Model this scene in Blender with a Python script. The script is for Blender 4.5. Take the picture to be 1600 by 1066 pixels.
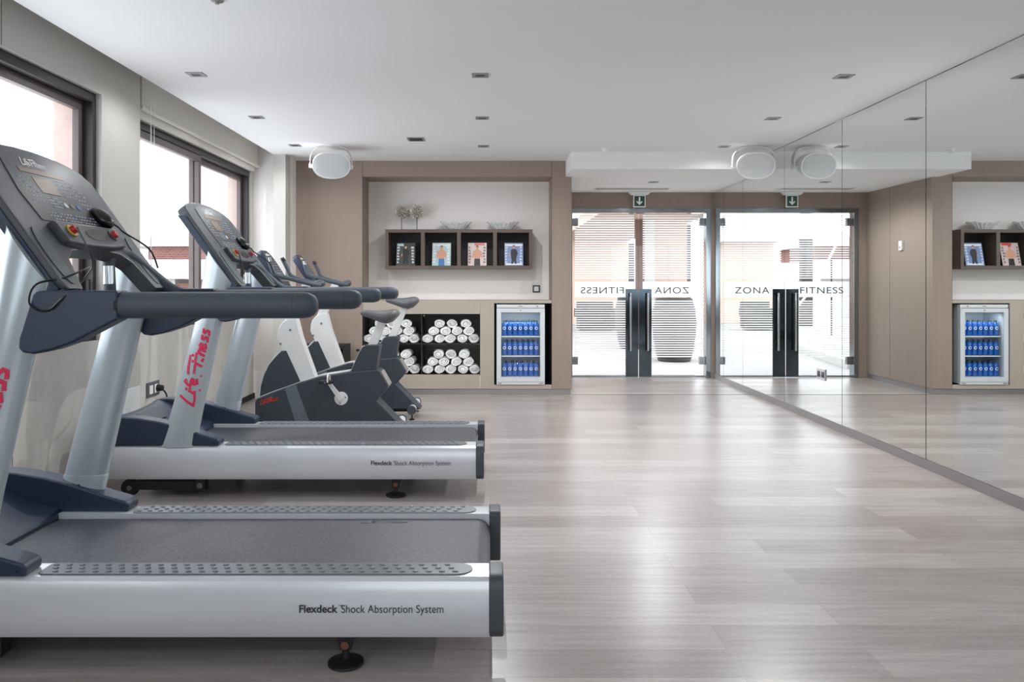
import bpy, bmesh, math, random
from mathutils import Vector, Matrix, noise
random.seed(7)
for o in list(bpy.data.objects): bpy.data.objects.remove(o)
S = bpy.context.scene
COL = S.collection
PI = math.pi

# ---------------------------------------------------------------- camera
EYE = 1.22
F = 1250.0
cam_d = bpy.data.cameras.new('camera'); cam = bpy.data.objects.new('camera', cam_d); COL.objects.link(cam)
cam.location = (0, 0, EYE); cam.rotation_euler = (PI/2, 0, 0)
cam_d.sensor_width = 36; cam_d.lens = 36*F/1600
cam_d.shift_x = (800-765)/1600; cam_d.shift_y = -(533-442)/1600
cam_d.clip_start = 0.05; cam_d.clip_end = 500
S.camera = cam

# ---------------------------------------------------------------- world and exposure
S.view_settings.view_transform = 'Standard'; S.view_settings.look = 'None'
S.view_settings.gamma = 1; S.view_settings.use_curve_mapping = False
S.view_settings.exposure = 0.33
SKY = 3.9
FILL = 46.0  # strength of the spot lights added at the unlit downlights
w = bpy.data.worlds.new('overcast_sky'); S.world = w; w.use_nodes = True
nt = w.node_tree; nt.nodes.clear()
wo = nt.nodes.new('ShaderNodeOutputWorld'); bg = nt.nodes.new('ShaderNodeBackground')
tc = nt.nodes.new('ShaderNodeTexCoord'); mp = nt.nodes.new('ShaderNodeMapping'); mp.inputs['Scale'].default_value = (1, 1, 2.4)
nz = nt.nodes.new('ShaderNodeTexNoise'); nz.inputs['Scale'].default_value = 2.6; nz.inputs['Detail'].default_value = 6
cr = nt.nodes.new('ShaderNodeValToRGB')
cr.color_ramp.elements[0].position = 0.36; cr.color_ramp.elements[0].color = (0.62, 0.72, 0.86, 1)
cr.color_ramp.elements[1].position = 0.50; cr.color_ramp.elements[1].color = (0.92, 0.95, 1.0, 1)
bg.inputs['Strength'].default_value = SKY
nt.links.new(tc.outputs['Generated'], mp.inputs[0]); nt.links.new(mp.outputs[0], nz.inputs['Vector'])
nt.links.new(nz.outputs['Fac'], cr.inputs[0]); nt.links.new(cr.outputs[0], bg.inputs['Color']); nt.links.new(bg.outputs[0], wo.inputs[0])

def portal(name, loc, rot, sx, sy):
    l = bpy.data.lights.new(name, 'AREA'); l.shape = 'RECTANGLE'; l.size = sx; l.size_y = sy
    l.cycles.is_portal = True
    o = bpy.data.objects.new(name, l); COL.objects.link(o); o.location = loc; o.rotation_euler = rot
    return o
# daylight openings: two windows on the left, one further back on the left, the glass door
portal('window_light_portal', (-2.7, 3.55, 1.62), (0, -PI/2, 0), 1.6, 2.9)
portal('window_light_portal', (-2.8, 6.95, 1.62), (0, -PI/2, 0), 1.6, 2.9)
portal('window_light_portal', (-2.7, -0.3, 1.62), (0, -PI/2, 0), 1.6, 2.9)
portal('rear_light_portal', (0.3, -3.72, 1.55), (PI/2, 0, 0), 3.6, 1.7)  # portal for the added rear window
portal('door_light_portal', (1.92, 10.42, 1.06), (-PI/2, 0, 0), 1.8, 2.2)
S.cycles.max_bounces = 14; S.cycles.diffuse_bounces = 7; S.cycles.glossy_bounces = 6
S.cycles.transparent_max_bounces = 24; S.cycles.transmission_bounces = 6
S.cycles.use_denoising = True; S.cycles.sample_clamp_indirect = 8

# ---------------------------------------------------------------- materials
def srgb(r, g, b):
    f = lambda c: (c/255/12.92) if c/255 <= 0.04045 else ((c/255+0.055)/1.055)**2.4
    return (f(r), f(g), f(b), 1)
MATS = {}
def mat(name, rgb, rough=0.5, metal=0.0, spec=0.5, noise_amt=0.0, noise_scale=20, bump=0.0, bump_scale=200, coat=0.0, stretch=(1, 1, 1), trans=0.0):
    m = bpy.data.materials.new(name); m.use_nodes = True; t = m.node_tree; b = t.nodes['Principled BSDF']
    c = srgb(*rgb)
    b.inputs['Base Color'].default_value = c; b.inputs['Roughness'].default_value = rough; b.inputs['Metallic'].default_value = metal
    b.inputs['Specular IOR Level'].default_value = spec; b.inputs['Coat Weight'].default_value = coat
    b.inputs['Transmission Weight'].default_value = trans
    if noise_amt or bump:
        tc = t.nodes.new('ShaderNodeTexCoord'); mp = t.nodes.new('ShaderNodeMapping'); mp.inputs['Scale'].default_value = stretch
        t.links.new(tc.outputs['Object'], mp.inputs[0])
    if noise_amt:
        n = t.nodes.new('ShaderNodeTexNoise'); n.inputs['Scale'].default_value = noise_scale; n.inputs['Detail'].default_value = 4
        r = t.nodes.new('ShaderNodeValToRGB'); r.color_ramp.elements[0].position = .3; r.color_ramp.elements[1].position = .7
        r.color_ramp.elements[0].color = tuple(max(0, x*(1-noise_amt)) for x in c[:3])+(1,)
        r.color_ramp.elements[1].color = tuple(min(1, x*(1+noise_amt)) for x in c[:3])+(1,)
        t.links.new(mp.outputs[0], n.inputs['Vector']); t.links.new(n.outputs['Fac'], r.inputs[0]); t.links.new(r.outputs[0], b.inputs['Base Color'])
    if bump:
        n2 = t.nodes.new('ShaderNodeTexNoise'); n2.inputs['Scale'].default_value = bump_scale; n2.inputs['Detail'].default_value = 3
        bp = t.nodes.new('ShaderNodeBump'); bp.inputs['Strength'].default_value = bump; bp.inputs['Distance'].default_value = 0.002
        t.links.new(mp.outputs[0], n2.inputs['Vector']); t.links.new(n2.outputs['Fac'], bp.inputs['Height']); t.links.new(bp.outputs[0], b.inputs['Normal'])
    MATS[name] = m
    return m
M = {}
M['ceiling'] = mat('ceiling_paint', (232, 232, 232), .9, spec=.15, noise_amt=.012, noise_scale=.6)
M['white_wall'] = mat('white_wall_paint', (234, 229, 225), .85, spec=.2, noise_amt=.01, noise_scale=2)
M['greige'] = mat('greige_wall_panel', (190, 187, 181), .6, spec=.3, noise_amt=.015, noise_scale=2)
M['taupe'] = mat('taupe_wall_panel', (150, 134, 122), .55, spec=.35, noise_amt=.03, noise_scale=3, stretch=(6, 6, .6))
M['taupe_light'] = mat('taupe_cabinet_board', (172, 162, 149), .5, spec=.35, noise_amt=.02, noise_scale=3)
M['plinth'] = mat('brushed_grey_plinth', (150, 146, 145), .35, metal=.5)
M['seam'] = mat('seam_black', (28, 26, 25), .8)
M['niche_dark'] = mat('dark_cabinet_lining', (52, 47, 43), .45)
M['shelf_wood'] = mat('dark_brown_shelf', (92, 80, 72), .5, noise_amt=.08, noise_scale=8, stretch=(1, 8, 8))
M['shelf_in'] = mat('shelf_back_black', (42, 35, 32), .6)
M['frame_brown'] = mat('window_frame_brown', (92, 82, 80), .4, metal=.2)
M['frame_dark'] = mat('window_frame_dark', (52, 46, 45), .45, metal=.2)
M['stone'] = mat('pinkish_stone_jamb', (186, 166, 158), .85, noise_amt=.06, noise_scale=14, bump=.4, bump_scale=80)
M['blind'] = mat('blind_fabric', (206, 202, 195), .9, noise_amt=.02, noise_scale=150)
M['navy'] = mat('navy_plastic', (33, 46, 68), .38, spec=.5, bump=.25, bump_scale=900)
M['navy_dark'] = mat('dark_navy_plastic', (37, 42, 50), .42, spec=.5, bump=.25, bump_scale=900)
M['grip'] = mat('grey_rubber_grip', (64, 72, 83), .5, spec=.5, noise_amt=.1, noise_scale=260, bump=.5, bump_scale=700)
M['silver'] = mat('silver_painted_metal', (206, 209, 213), .30, metal=.25, spec=.5, coat=.2)
M['silver_up'] = mat('silver_blue_upright', (176, 186, 191), .28, metal=.3, spec=.5, coat=.2)
M['pad'] = mat('grey_metal_footpad', (106, 110, 114), .42, metal=.4)
M['belt'] = mat('speckled_running_belt', (56, 57, 64), .45, noise_amt=.85, noise_scale=150, bump=.3, bump_scale=500)
M['rubber'] = mat('black_rubber', (20, 20, 21), .55)
M['cap'] = mat('end_cap_plastic', (62, 68, 74), .45)
M['black'] = mat('black_gloss', (16, 17, 19), .25)
M['black_matte'] = mat('black_matte', (22, 22, 24), .7)
M['panel'] = mat('console_overlay', (50, 52, 56), .32)
M['console'] = mat('console_plastic', (62, 66, 70), .4, bump=.2, bump_scale=900)
M['led'] = mat('amber_display_bar', (122, 94, 74), .35)
M['lcd'] = mat('lcd_tan', (122, 98, 78), .3)
M['pocket'] = mat('console_pocket', (70, 82, 84), .35)
M['key'] = mat('grey_key', (214, 218, 224), .5)
M['key_blue'] = mat('blue_key', (90, 122, 176), .5)
M['red'] = mat('stop_red', (176, 44, 52), .35)
M['yellow'] = mat('stop_yellow_ring', (205, 170, 60), .4)
M['logo_red'] = mat('logo_magenta_red', (212, 36, 80), .5)
M['logo_orange'] = mat('logo_orange_red', (226, 62, 40), .5)
M['logo_white'] = mat('logo_white', (238, 238, 238), .5)
M['text_dark'] = mat('printed_dark_grey', (46, 48, 52), .6)
M['chrome'] = mat('chrome', (205, 205, 207), .12, metal=1)
M['steel'] = mat('polished_steel', (150, 155, 158), .12, metal=1)
M['steel_dark'] = mat('dark_polished_steel', (72, 78, 82), .08, metal=1)
M['copper'] = mat('copper_bolt', (120, 82, 66), .4, metal=.7)
M['white_plastic'] = mat('white_plastic', (228, 230, 230), .4)
M['bike_white'] = mat('bike_silver_white', (214, 214, 213), .35, metal=.15)
M['bike_body'] = mat('bike_shroud', (48, 54, 62), .48, bump=.3, bump_scale=600)
M['bike_band'] = mat('bike_band_grey', (88, 97, 103), .45)
M['bike_lit_edge'] = mat('bike_lit_taupe', (140, 134, 126), .5)  # tan of the shroud's rear face in light, put into the colour
M['seat'] = mat('saddle_vinyl', (92, 93, 95), .38)
M['towel'] = mat('white_terry', (250, 249, 250), .95, spec=.1, bump=1.0, bump_scale=260)
M['speaker'] = mat('speaker_white', (228, 228, 226), .5)
M['grille'] = mat('speaker_grille', (205, 207, 208), .6, bump=.4, bump_scale=700)
M['fridge'] = mat('fridge_white_metal', (206, 210, 211), .35)
M['fridge_in'] = mat('fridge_liner', (190, 205, 215), .4)
M['bottle'] = mat('blue_bottle', (26, 92, 176), .12, spec=.7, noise_amt=.35, noise_scale=60)
M['bottle_cap'] = mat('dark_bottle_cap', (52, 58, 70), .4)
M['bottle_label'] = mat('bottle_emblem', (226, 232, 240), .5)
M['sign_green'] = mat('sign_green', (34, 74, 60), .45)
M['coral'] = mat('silvery_ornament', (198, 190, 182), .4, metal=.25)
M['film'] = None
M['peach'] = mat('peach_render', (206, 178, 160), .9, noise_amt=.03, noise_scale=3)
M['peach_dark'] = mat('tan_render', (178, 150, 132), .9, noise_amt=.03, noise_scale=3)
M['terrace'] = mat('terrace_paving', (152, 148, 145), .8, noise_amt=.03, noise_scale=4)
M['white_render'] = mat('white_render', (188, 186, 182), .9)
M['rattan'] = mat('dark_rattan', (48, 44, 42), .7, noise_amt=.3, noise_scale=60, bump=1, bump_scale=90)
M['ext_brown'] = mat('brown_pilaster', (92, 70, 60), .8)
M['paper'] = mat('magazine_paper', (226, 224, 220), .5)
M['skin'] = mat('printed_skin', (206, 150, 124), .5)
M['ink'] = mat('printed_black', (32, 30, 34), .5)
M['denim'] = mat('printed_blue', (76, 116, 176), .5)
M['cover_dark'] = mat('cover_dark', (64, 66, 66), .35)
M['cover_green'] = mat('cover_pale_green', (178, 200, 200), .35)
M['cover_pink'] = mat('cover_pink_grey', (206, 186, 182), .35)
M['cover_blue'] = mat('cover_blue', (120, 142, 186), .35)
M['cover_red'] = mat('cover_red', (200, 66, 52), .35)
M['led_off'] = mat('lamp_dark', (24, 23, 23), .3)
M['lamp_rim'] = mat('lamp_rim', (142, 140, 138), .4, metal=.3)

def mirror_mat():
    m = bpy.data.materials.new('mirror_silvered'); m.use_nodes = True; b = m.node_tree.nodes['Principled BSDF']
    b.inputs['Base Color'].default_value = (.86, .885, .875, 1); b.inputs['Metallic'].default_value = 1; b.inputs['Roughness'].default_value = 0.0
    return m
M['mirror'] = mirror_mat()
def thin_glass(name, tint, f0=.03, f90=.5):
    m = bpy.data.materials.new(name); m.use_nodes = True; t = m.node_tree; t.nodes.clear()
    o = t.nodes.new('ShaderNodeOutputMaterial'); mx = t.nodes.new('ShaderNodeMixShader'); lw = t.nodes.new('ShaderNodeLayerWeight')
    pw = t.nodes.new('ShaderNodeMath'); pw.operation = 'POWER'; pw.inputs[1].default_value = 4
    ma = t.nodes.new('ShaderNodeMath'); ma.operation = 'MULTIPLY_ADD'; ma.inputs[1].default_value = f90; ma.inputs[2].default_value = f0
    lw.inputs['Blend'].default_value = .5
    tr = t.nodes.new('ShaderNodeBsdfTransparent'); gl = t.nodes.new('ShaderNodeBsdfGlossy')
    tr.inputs['Color'].default_value = tint; gl.inputs['Roughness'].default_value = .0
    t.links.new(lw.outputs['Facing'], pw.inputs[0]); t.links.new(pw.outputs[0], ma.inputs[0]); t.links.new(ma.outputs[0], mx.inputs[0])
    t.links.new(tr.outputs[0], mx.inputs[1]); t.links.new(gl.outputs[0], mx.inputs[2]); t.links.new(mx.outputs[0], o.inputs[0])
    return m
M['glass'] = thin_glass('clear_pane', (.98, .985, .985, 1), .02, .35)
M['glass_green'] = thin_glass('cabinet_glass', (.99, .995, .99, 1), .015, .25)
def crystal():
    m = bpy.data.materials.new('cut_crystal'); m.use_nodes = True; b = m.node_tree.nodes['Principled BSDF']
    b.inputs['Base Color'].default_value = (.95, .95, .95, 1); b.inputs['Roughness'].default_value = .05
    b.inputs['Transmission Weight'].default_value = .55; b.inputs['IOR'].default_value = 1.35
    return m
M['crystal'] = crystal()
def film_mat(name, op):
    m = bpy.data.materials.new(name); m.use_nodes = True; t = m.node_tree; t.nodes.clear()
    o = t.nodes.new('ShaderNodeOutputMaterial'); mx = t.nodes.new('ShaderNodeMixShader'); mx2 = t.nodes.new('ShaderNodeMixShader')
    tr = t.nodes.new('ShaderNodeBsdfTransparent'); tl = t.nodes.new('ShaderNodeBsdfTranslucent'); df = t.nodes.new('ShaderNodeBsdfDiffuse')
    tl.inputs['Color'].default_value = (.93, .93, .93, 1); df.inputs['Color'].default_value = (.9, .9, .9, 1)
    mx2.inputs[0].default_value = .5; mx.inputs[0].default_value = op
    t.links.new(tl.outputs[0], mx2.inputs[1]); t.links.new(df.outputs[0], mx2.inputs[2])
    t.links.new(tr.outputs[0], mx.inputs[1]); t.links.new(mx2.outputs[0], mx.inputs[2]); t.links.new(mx.outputs[0], o.inputs[0])
    return m
M['film'] = film_mat('frosted_film', .80)

def floor_mat():
    m = bpy.data.materials.new('whitewashed_oak_planks'); m.use_nodes = True; t = m.node_tree; b = t.nodes['Principled BSDF']
    N = t.nodes.new; L = t.links.new
    tc = N('ShaderNodeTexCoord')
    br = N('ShaderNodeTexBrick'); br.offset = .37; br.inputs['Scale'].default_value = 1
    br.inputs['Brick Width'].default_value = 1.25; br.inputs['Row Height'].default_value = .19
    br.inputs['Mortar Size'].default_value = .0012; br.inputs['Mortar Smooth'].default_value = .2; br.inputs['Bias'].default_value = 0
    br.inputs['Color1'].default_value = srgb(186, 180, 176); br.inputs['Color2'].default_value = srgb(158, 149, 145); br.inputs['Mortar'].default_value = srgb(150, 140, 135)
    L(tc.outputs['Object'], br.inputs['Vector'])
    mp = N('ShaderNodeMapping'); mp.inputs['Scale'].default_value = (1.2, 16, 1); L(tc.outputs['Object'], mp.inputs[0])
    n = N('ShaderNodeTexNoise'); n.inputs['Scale'].default_value = 2.2; n.inputs['Detail'].default_value = 8; n.inputs['Roughness'].default_value = .6; L(mp.outputs[0], n.inputs['Vector'])
    r = N('ShaderNodeValToRGB'); r.color_ramp.elements[0].position = .3; r.color_ramp.elements[0].color = srgb(205, 198, 195); r.color_ramp.elements[1].position = .7; r.color_ramp.elements[1].color = srgb(255, 255, 255)
    L(n.outputs['Fac'], r.inputs[0])
    mx = N('ShaderNodeMix'); mx.data_type = 'RGBA'; mx.blend_type = 'MULTIPLY'; mx.inputs[0].default_value = .75
    L(br.outputs['Color'], mx.inputs[6]); L(r.outputs[0], mx.inputs[7])
    # fine crosshatched weave of the vinyl
    wv = N('ShaderNodeTexNoise'); wv.inputs['Scale'].default_value = 90; mp2 = N('ShaderNodeMapping'); mp2.inputs['Scale'].default_value = (.5, 4, 1)
    L(tc.outputs['Object'], mp2.inputs[0]); L(mp2.outputs[0], wv.inputs['Vector'])
    mx2 = N('ShaderNodeMix'); mx2.data_type = 'RGBA'; mx2.blend_type = 'OVERLAY'; mx2.inputs[0].default_value = .3
    L(mx.outputs[2], mx2.inputs[6]); L(wv.outputs['Fac'], mx2.inputs[7])
    L(mx2.outputs[2], b.inputs['Base Color'])
    b.inputs['Roughness'].default_value = .29; b.inputs['Specular IOR Level'].default_value = .65
    bp = N('ShaderNodeBump'); bp.inputs['Strength'].default_value = .12; bp.inputs['Distance'].default_value = .002
    L(n.outputs['Fac'], bp.inputs['Height']); L(bp.outputs[0], b.inputs['Normal'])
    return m
M['floor'] = floor_mat()
def brick_mat():
    m = bpy.data.materials.new('red_brick'); m.use_nodes = True; t = m.node_tree; b = t.nodes['Principled BSDF']
    tc = t.nodes.new('ShaderNodeTexCoord'); mp = t.nodes.new('ShaderNodeMapping'); mp.inputs['Rotation'].default_value = (PI/2, 0, 0)
    br = t.nodes.new('ShaderNodeTexBrick'); br.inputs['Scale'].default_value = 3
    br.inputs['Color1'].default_value = srgb(128, 84, 78); br.inputs['Color2'].default_value = srgb(112, 72, 66); br.inputs['Mortar'].default_value = srgb(150, 120, 112)
    t.links.new(tc.outputs['Object'], mp.inputs[0]); t.links.new(mp.outputs[0], br.inputs['Vector']); t.links.new(br.outputs['Color'], b.inputs['Base Color'])
    b.inputs['Roughness'].default_value = .9
    return m
M['brick'] = brick_mat()

# ---------------------------------------------------------------- mesh helpers
def B(): return bmesh.new()
def box(bm, x0, x1, y0, y1, z0, z1):
    v = [bm.verts.new((x, y, z)) for x in (x0, x1) for y in (y0, y1) for z in (z0, z1)]
    for f in ((0, 1, 3, 2), (4, 6, 7, 5), (0, 4, 5, 1), (2, 3, 7, 6), (0, 2, 6, 4), (1, 5, 7, 3)):
        bm.faces.new([v[i] for i in f])
    return bm
def prism(bm, pts, fn, a, b):
    """polygon pts (p,q) extruded from a to b ; fn(p,q,t)->xyz"""
    A = [bm.verts.new(fn(p, q, a)) for p, q in pts]; Bv = [bm.verts.new(fn(p, q, b)) for p, q in pts]
    n = len(pts)
    bm.faces.new(A); bm.faces.new(Bv[::-1])
    for i in range(n): bm.faces.new((A[i], Bv[i], Bv[(i+1) % n], A[(i+1) % n]))
    return bm
def loft(bm, rings, cap=True, closed=True):
    R = [[bm.verts.new(p) for p in r] for r in rings]
    n = len(R[0])
    for a, b in zip(R, R[1:]):
        for i in range(n if closed else n-1): bm.faces.new((a[i], a[(i+1) % n], b[(i+1) % n], b[i]))
    if cap: bm.faces.new(R[0][::-1]); bm.faces.new(R[-1])
    return bm
def smooth_path(pts, k=6):
    P = [Vector(p) for p in pts]; out = []
    for i in range(len(P)-1):
        p0 = P[max(i-1, 0)]; p1 = P[i]; p2 = P[i+1]; p3 = P[min(i+2, len(P)-1)]
        for j in range(k):
            t = j/k
            out.append(.5*((2*p1)+(-p0+p2)*t+(2*p0-5*p1+4*p2-p3)*t*t+(-p0+3*p1-3*p2+p3)*t**3))
    out.append(P[-1]); return out
def tube(bm, pts, r, n=12, cap=True, smooth=0, radii=None):
    P = smooth_path(pts, smooth) if smooth else [Vector(p) for p in pts]
    T = []
    for i in range(len(P)):
        d = P[min(i+1, len(P)-1)]-P[max(i-1, 0)]; T.append(d.normalized())
    up = Vector((0, 0, 1)) if abs(T[0].z) < .9 else Vector((1, 0, 0))
    N = (up-T[0]*up.dot(T[0])).normalized(); rings = []
    for i, p in enumerate(P):
        N = (N-T[i]*N.dot(T[i])).normalized(); Bn = T[i].cross(N)
        rr = r if radii is None else radii[min(int(i*len(radii)/len(P)), len(radii)-1)]
        rings.append([p+rr*(math.cos(2*PI*k/n)*N+math.sin(2*PI*k/n)*Bn) for k in range(n)])
    return loft(bm, rings, cap)
def cyl(bm, p0, p1, r, n=24, r1=None):
    p0 = Vector(p0); p1 = Vector(p1); T = (p1-p0).normalized()
    up = Vector((0, 0, 1)) if abs(T.z) < .9 else Vector((1, 0, 0))
    N = (up-T*up.dot(T)).normalized(); Bn = T.cross(N)
    return loft(bm, [[p+q*(math.cos(2*PI*k/n)*N+math.sin(2*PI*k/n)*Bn) for k in range(n)] for p, q in ((p0, r), (p1, r if r1 is None else r1))])
def lathe(bm, prof, c=(0, 0, 0), n=24, axis='z', cap=True):
    rings = []
    for r, h in prof:
        ring = []
        for k in range(n):
            a = 2*PI*k/n; x = r*math.cos(a); y = r*math.sin(a)
            ring.append({'z': (c[0]+x, c[1]+y, c[2]+h), 'y': (c[0]+x, c[1]+h, c[2]+y), 'x': (c[0]+h, c[1]+x, c[2]+y)}[axis])
        rings.append(ring)
    return loft(bm, rings, cap)
def ellipsoid(bm, c, r, n=16, m=10, rot=None):
    rings = []
    for j in range(1, m):
        a = PI*j/m
        rings.append([Vector((r[0]*math.sin(a)*math.cos(2*PI*k/n), r[1]*math.sin(a)*math.sin(2*PI*k/n), -r[2]*math.cos(a))) for k in range(n)])
    if rot: rings = [[rot @ p for p in rg] for rg in rings]
    return loft(bm, [[p+Vector(c) for p in rg] for rg in rings])

def obj(name, bm, m, parent=None, bevel=0, seg=2, ang=38):
    bmesh.ops.recalc_face_normals(bm, faces=bm.faces)
    if bevel:
        ed = [e for e in bm.edges if len(e.link_faces) == 2 and e.calc_face_angle(0) > math.radians(30)]
        bmesh.ops.bevel(bm, geom=ed, offset=bevel, segments=seg, profile=.5, affect='EDGES', clamp_overlap=True)
    for f in bm.faces: f.smooth = True
    for e in bm.edges:
        if len(e.link_faces) != 2 or e.calc_face_angle(0) > math.radians(ang): e.smooth = False
    me = bpy.data.meshes.new(name); bm.to_mesh(me); bm.free()
    for x in (m if isinstance(m, (list, tuple)) else [m]): me.materials.append(x)
    o = bpy.data.objects.new(name, me); COL.objects.link(o)
    if parent: o.parent = parent
    if bevel:
        wn = o.modifiers.new('weighted', 'WEIGHTED_NORMAL'); wn.keep_sharp = True
    return o
def tag(o, label=None, cat=None, group=None, kind=None):
    if label: o['label'] = label
    if cat: o['category'] = cat
    if group: o['group'] = group
    if kind: o['kind'] = kind
    return o
def thing(name, loc, label, cat, group=None, rz=0):
    o = bpy.data.objects.new(name, None); COL.objects.link(o); o.location = loc; o.rotation_euler = (0, 0, rz); o.empty_display_size = .1
    return tag(o, label, cat, group)
def struct(name, bm, m, parent=None, bevel=0):
    o = obj(name, bm, m, parent, bevel)
    if not parent: o['kind'] = 'structure'
    return o
def copy_thing(root, loc=None):
    def rec(o, par):
        c = o.copy(); COL.objects.link(c); c.parent = par
        for ch in list(o.children): rec(ch, c)
        return c
    ch = list(root.children)
    c = root.copy(); COL.objects.link(c)
    for k in ch: rec(k, c)
    if loc is not None: c.location = loc
    return c
def text_mesh(name, s, size, mapf, m, parent, align='LEFT', shear=0, bold=0.0, spacing=1.0):
    cu = bpy.data.curves.new('t', 'FONT'); cu.body = s; cu.size = size; cu.align_x = align; cu.shear = shear; cu.offset = bold; cu.space_character = spacing
    to = bpy.data.objects.new('t', cu); COL.objects.link(to)
    dg = bpy.context.evaluated_depsgraph_get(); me = bpy.data.meshes.new_from_object(to.evaluated_get(dg))
    bpy.data.objects.remove(to)
    for v in me.vertices: v.co = mapf(v.co.x, v.co.y)
    me.materials.clear(); me.materials.append(m); me.name = name
    o = bpy.data.objects.new(name, me); COL.objects.link(o); o.parent = parent
    return o
def E_(dx): return [(1.2+dx, .3), (1.45+dx, .4), (1.47+dx, .52), (1.36+dx, .56), (1.24+dx, .46), (1.2+dx, .25), (1.28+dx, .12), (1.5+dx, .2)]
def S_(dx): return [(.2+dx, .55), (.02+dx, .52), (.0+dx, .42), (.15+dx, .3), (.12+dx, .15), (-.08+dx, .12)]
LOGO = [[(.38, 1.02), (.16, .5), (.0, .02), (.4, .06), (.8, .16)], [(.78, .52), (.68, .14)], [(.84, .7), (.87, .78)],
        [(1.36, .9), (1.24, .98), (1.1, .7), (.93, -.12)], [(.9, .5), (1.28, .56)], E_(.02),
        [(2.02, .95), (1.76, .0)], [(1.74, .9), (2.1, .98), (2.75, 1.04)], [(1.86, .5), (2.3, .56)],
        [(2.42, .55), (2.32, .12)], [(2.48, .72), (2.5, .79)], [(2.82, .88), (2.64, .14), (2.74, .12)], [(2.55, .6), (2.98, .64)],
        [(3.04, .54), (2.94, .12)], [(2.98, .34), (3.14, .54), (3.26, .5), (3.2, .12)], E_(2.12), S_(3.86), S_(4.24)]
def logo(name, mapf, m, parent, th=.1):
    bm = B()
    for st in LOGO:
        for (ax, ay), (bx, by) in zip(st, st[1:]):
            d = Vector((bx-ax, by-ay)); d.normalize(); nrm = Vector((-d.y, d.x))*th/2; e = d*th*.35
            q = [(ax-e.x+nrm.x, ay-e.y+nrm.y), (ax-e.x-nrm.x, ay-e.y-nrm.y), (bx+e.x-nrm.x, by+e.y-nrm.y), (bx+e.x+nrm.x, by+e.y+nrm.y)]
            bm.faces.new([bm.verts.new(mapf(x, y)) for x, y in q])
    return obj(name, bm, m, parent)
def P(px, py, Y): return Vector(((px-765)*Y/F, Y, EYE-(py-442)*Y/F))

# ---------------------------------------------------------------- the room shell
H = 2.55; MX = 2.86; YB = 8.72; YD = 10.24; YN = 9.17; YR = -3.6
struct('floor', box(B(), -2.8, 3.1, YR-.1, YD+.12, -.12, 0), M['floor'])
struct('trim_1', box(B(), .9, MX-.01, 8.71, 8.725, 0, .0015), M['seam'])
bm = B(); box(bm, -2.24, 3.1, YR-.1, YD+.12, H, H+.28); box(bm, -2.85, -2.24, YR-.1, YB, H+.24, H+.28)
struct('ceiling', bm, M['ceiling'])
struct('ceiling_soffit', box(B(), .83, 3.1, 8.12, YD+.12, 2.375, H+.01), M['ceiling'])
# left wall: near panel (thicker) and far panel
WZ0, WZ1 = .865, 2.385
def wall_with_window(bm, xi, xo, y0, y1, wy0, wy1, z1):
    box(bm, xo, xi, y0, wy0, 0, z1); box(bm, xo, xi, wy1, y1, 0, z1)
    box(bm, xo, xi, wy0, wy1, 0, WZ0); box(bm, xo, xi, wy0, wy1, WZ1, z1)
bm = B()
wall_with_window(bm, -2.40, -2.56, YR, 1.30, -1.75, 1.10, H+.24)
wall_with_window(bm, -2.40, -2.56, 1.303, 5.495, 2.05, 4.95, H+.24)
struct('wall_left', bm, M['greige'])
bm = B(); wall_with_window(bm, -2.50, -2.60, 5.50, 8.47, 5.53, 8.36, H+.24)
struct('wall_left_far', bm, M['greige'])
bm = B()
for y0, y1, a, b in ((YR, 5.5, 2.05, 4.95), (5.5, 8.9, 5.53, 8.36)):
    xi = -2.56 if y1 == 5.5 else -2.60
    if y1 == 5.5:
        for s0, s1 in ((YR, -1.75), (1.10, 2.05), (4.95, 5.5)): box(bm, -2.70, xi, s0, s1, 0, H+.28)
        for s0, s1 in ((-1.75, 1.10), (2.05, 4.95)):
            box(bm, -2.70, xi, s0, s1, 0, WZ0-.02); box(bm, -2.70, xi, s0, s1, WZ1-.05, H+.28)
    else:
        for s0, s1 in ((5.5, 5.53), (8.36, 8.9)): box(bm, -2.74, xi, s0, s1, 0, H+.28)
        box(bm, -2.74, xi, a, b, 0, WZ0-.02); box(bm, -2.74, xi, a, b, WZ1-.05, H+.28)
struct('wall_left_outer', bm, M['stone'])
# panel seams on the left wall (thin grooves)
bm = B()
for y, x in ((3.93, -2.40),): box(bm, x-.001, x+.0008, y, y+.004, WZ1+.005, H+.2)
box(bm, -2.401, -2.3992, 4.02, 4.024, .07, WZ0-.01)
for y in (6.9,): box(bm, -2.501, -2.4992, y, y+.004, .07, WZ0-.01)
struct('trim_2', bm, M['seam'])
struct('wall_corner_return', box(B(), -2.60, -2.11, 8.47, YB, 0, H+.24), M['white_wall'])
struct('wall_pilaster', box(B(), -2.235, -2.11, 8.27, 8.47, 0, H), M['greige'])
bm = B(); box(bm, -2.485, -2.47+.0, 5.5, 8.47, 0, .055); box(bm, -2.385, -2.37, YR, 5.5, 0, .055)
bm2 = B(); box(bm2, -2.50, -2.485, 5.5, 8.47, 0, .055); box(bm2, -2.40, -2.385, YR, 5.5, 0, .055); bm.free()
struct('baseboard_left', bm2, M['seam'])
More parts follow.
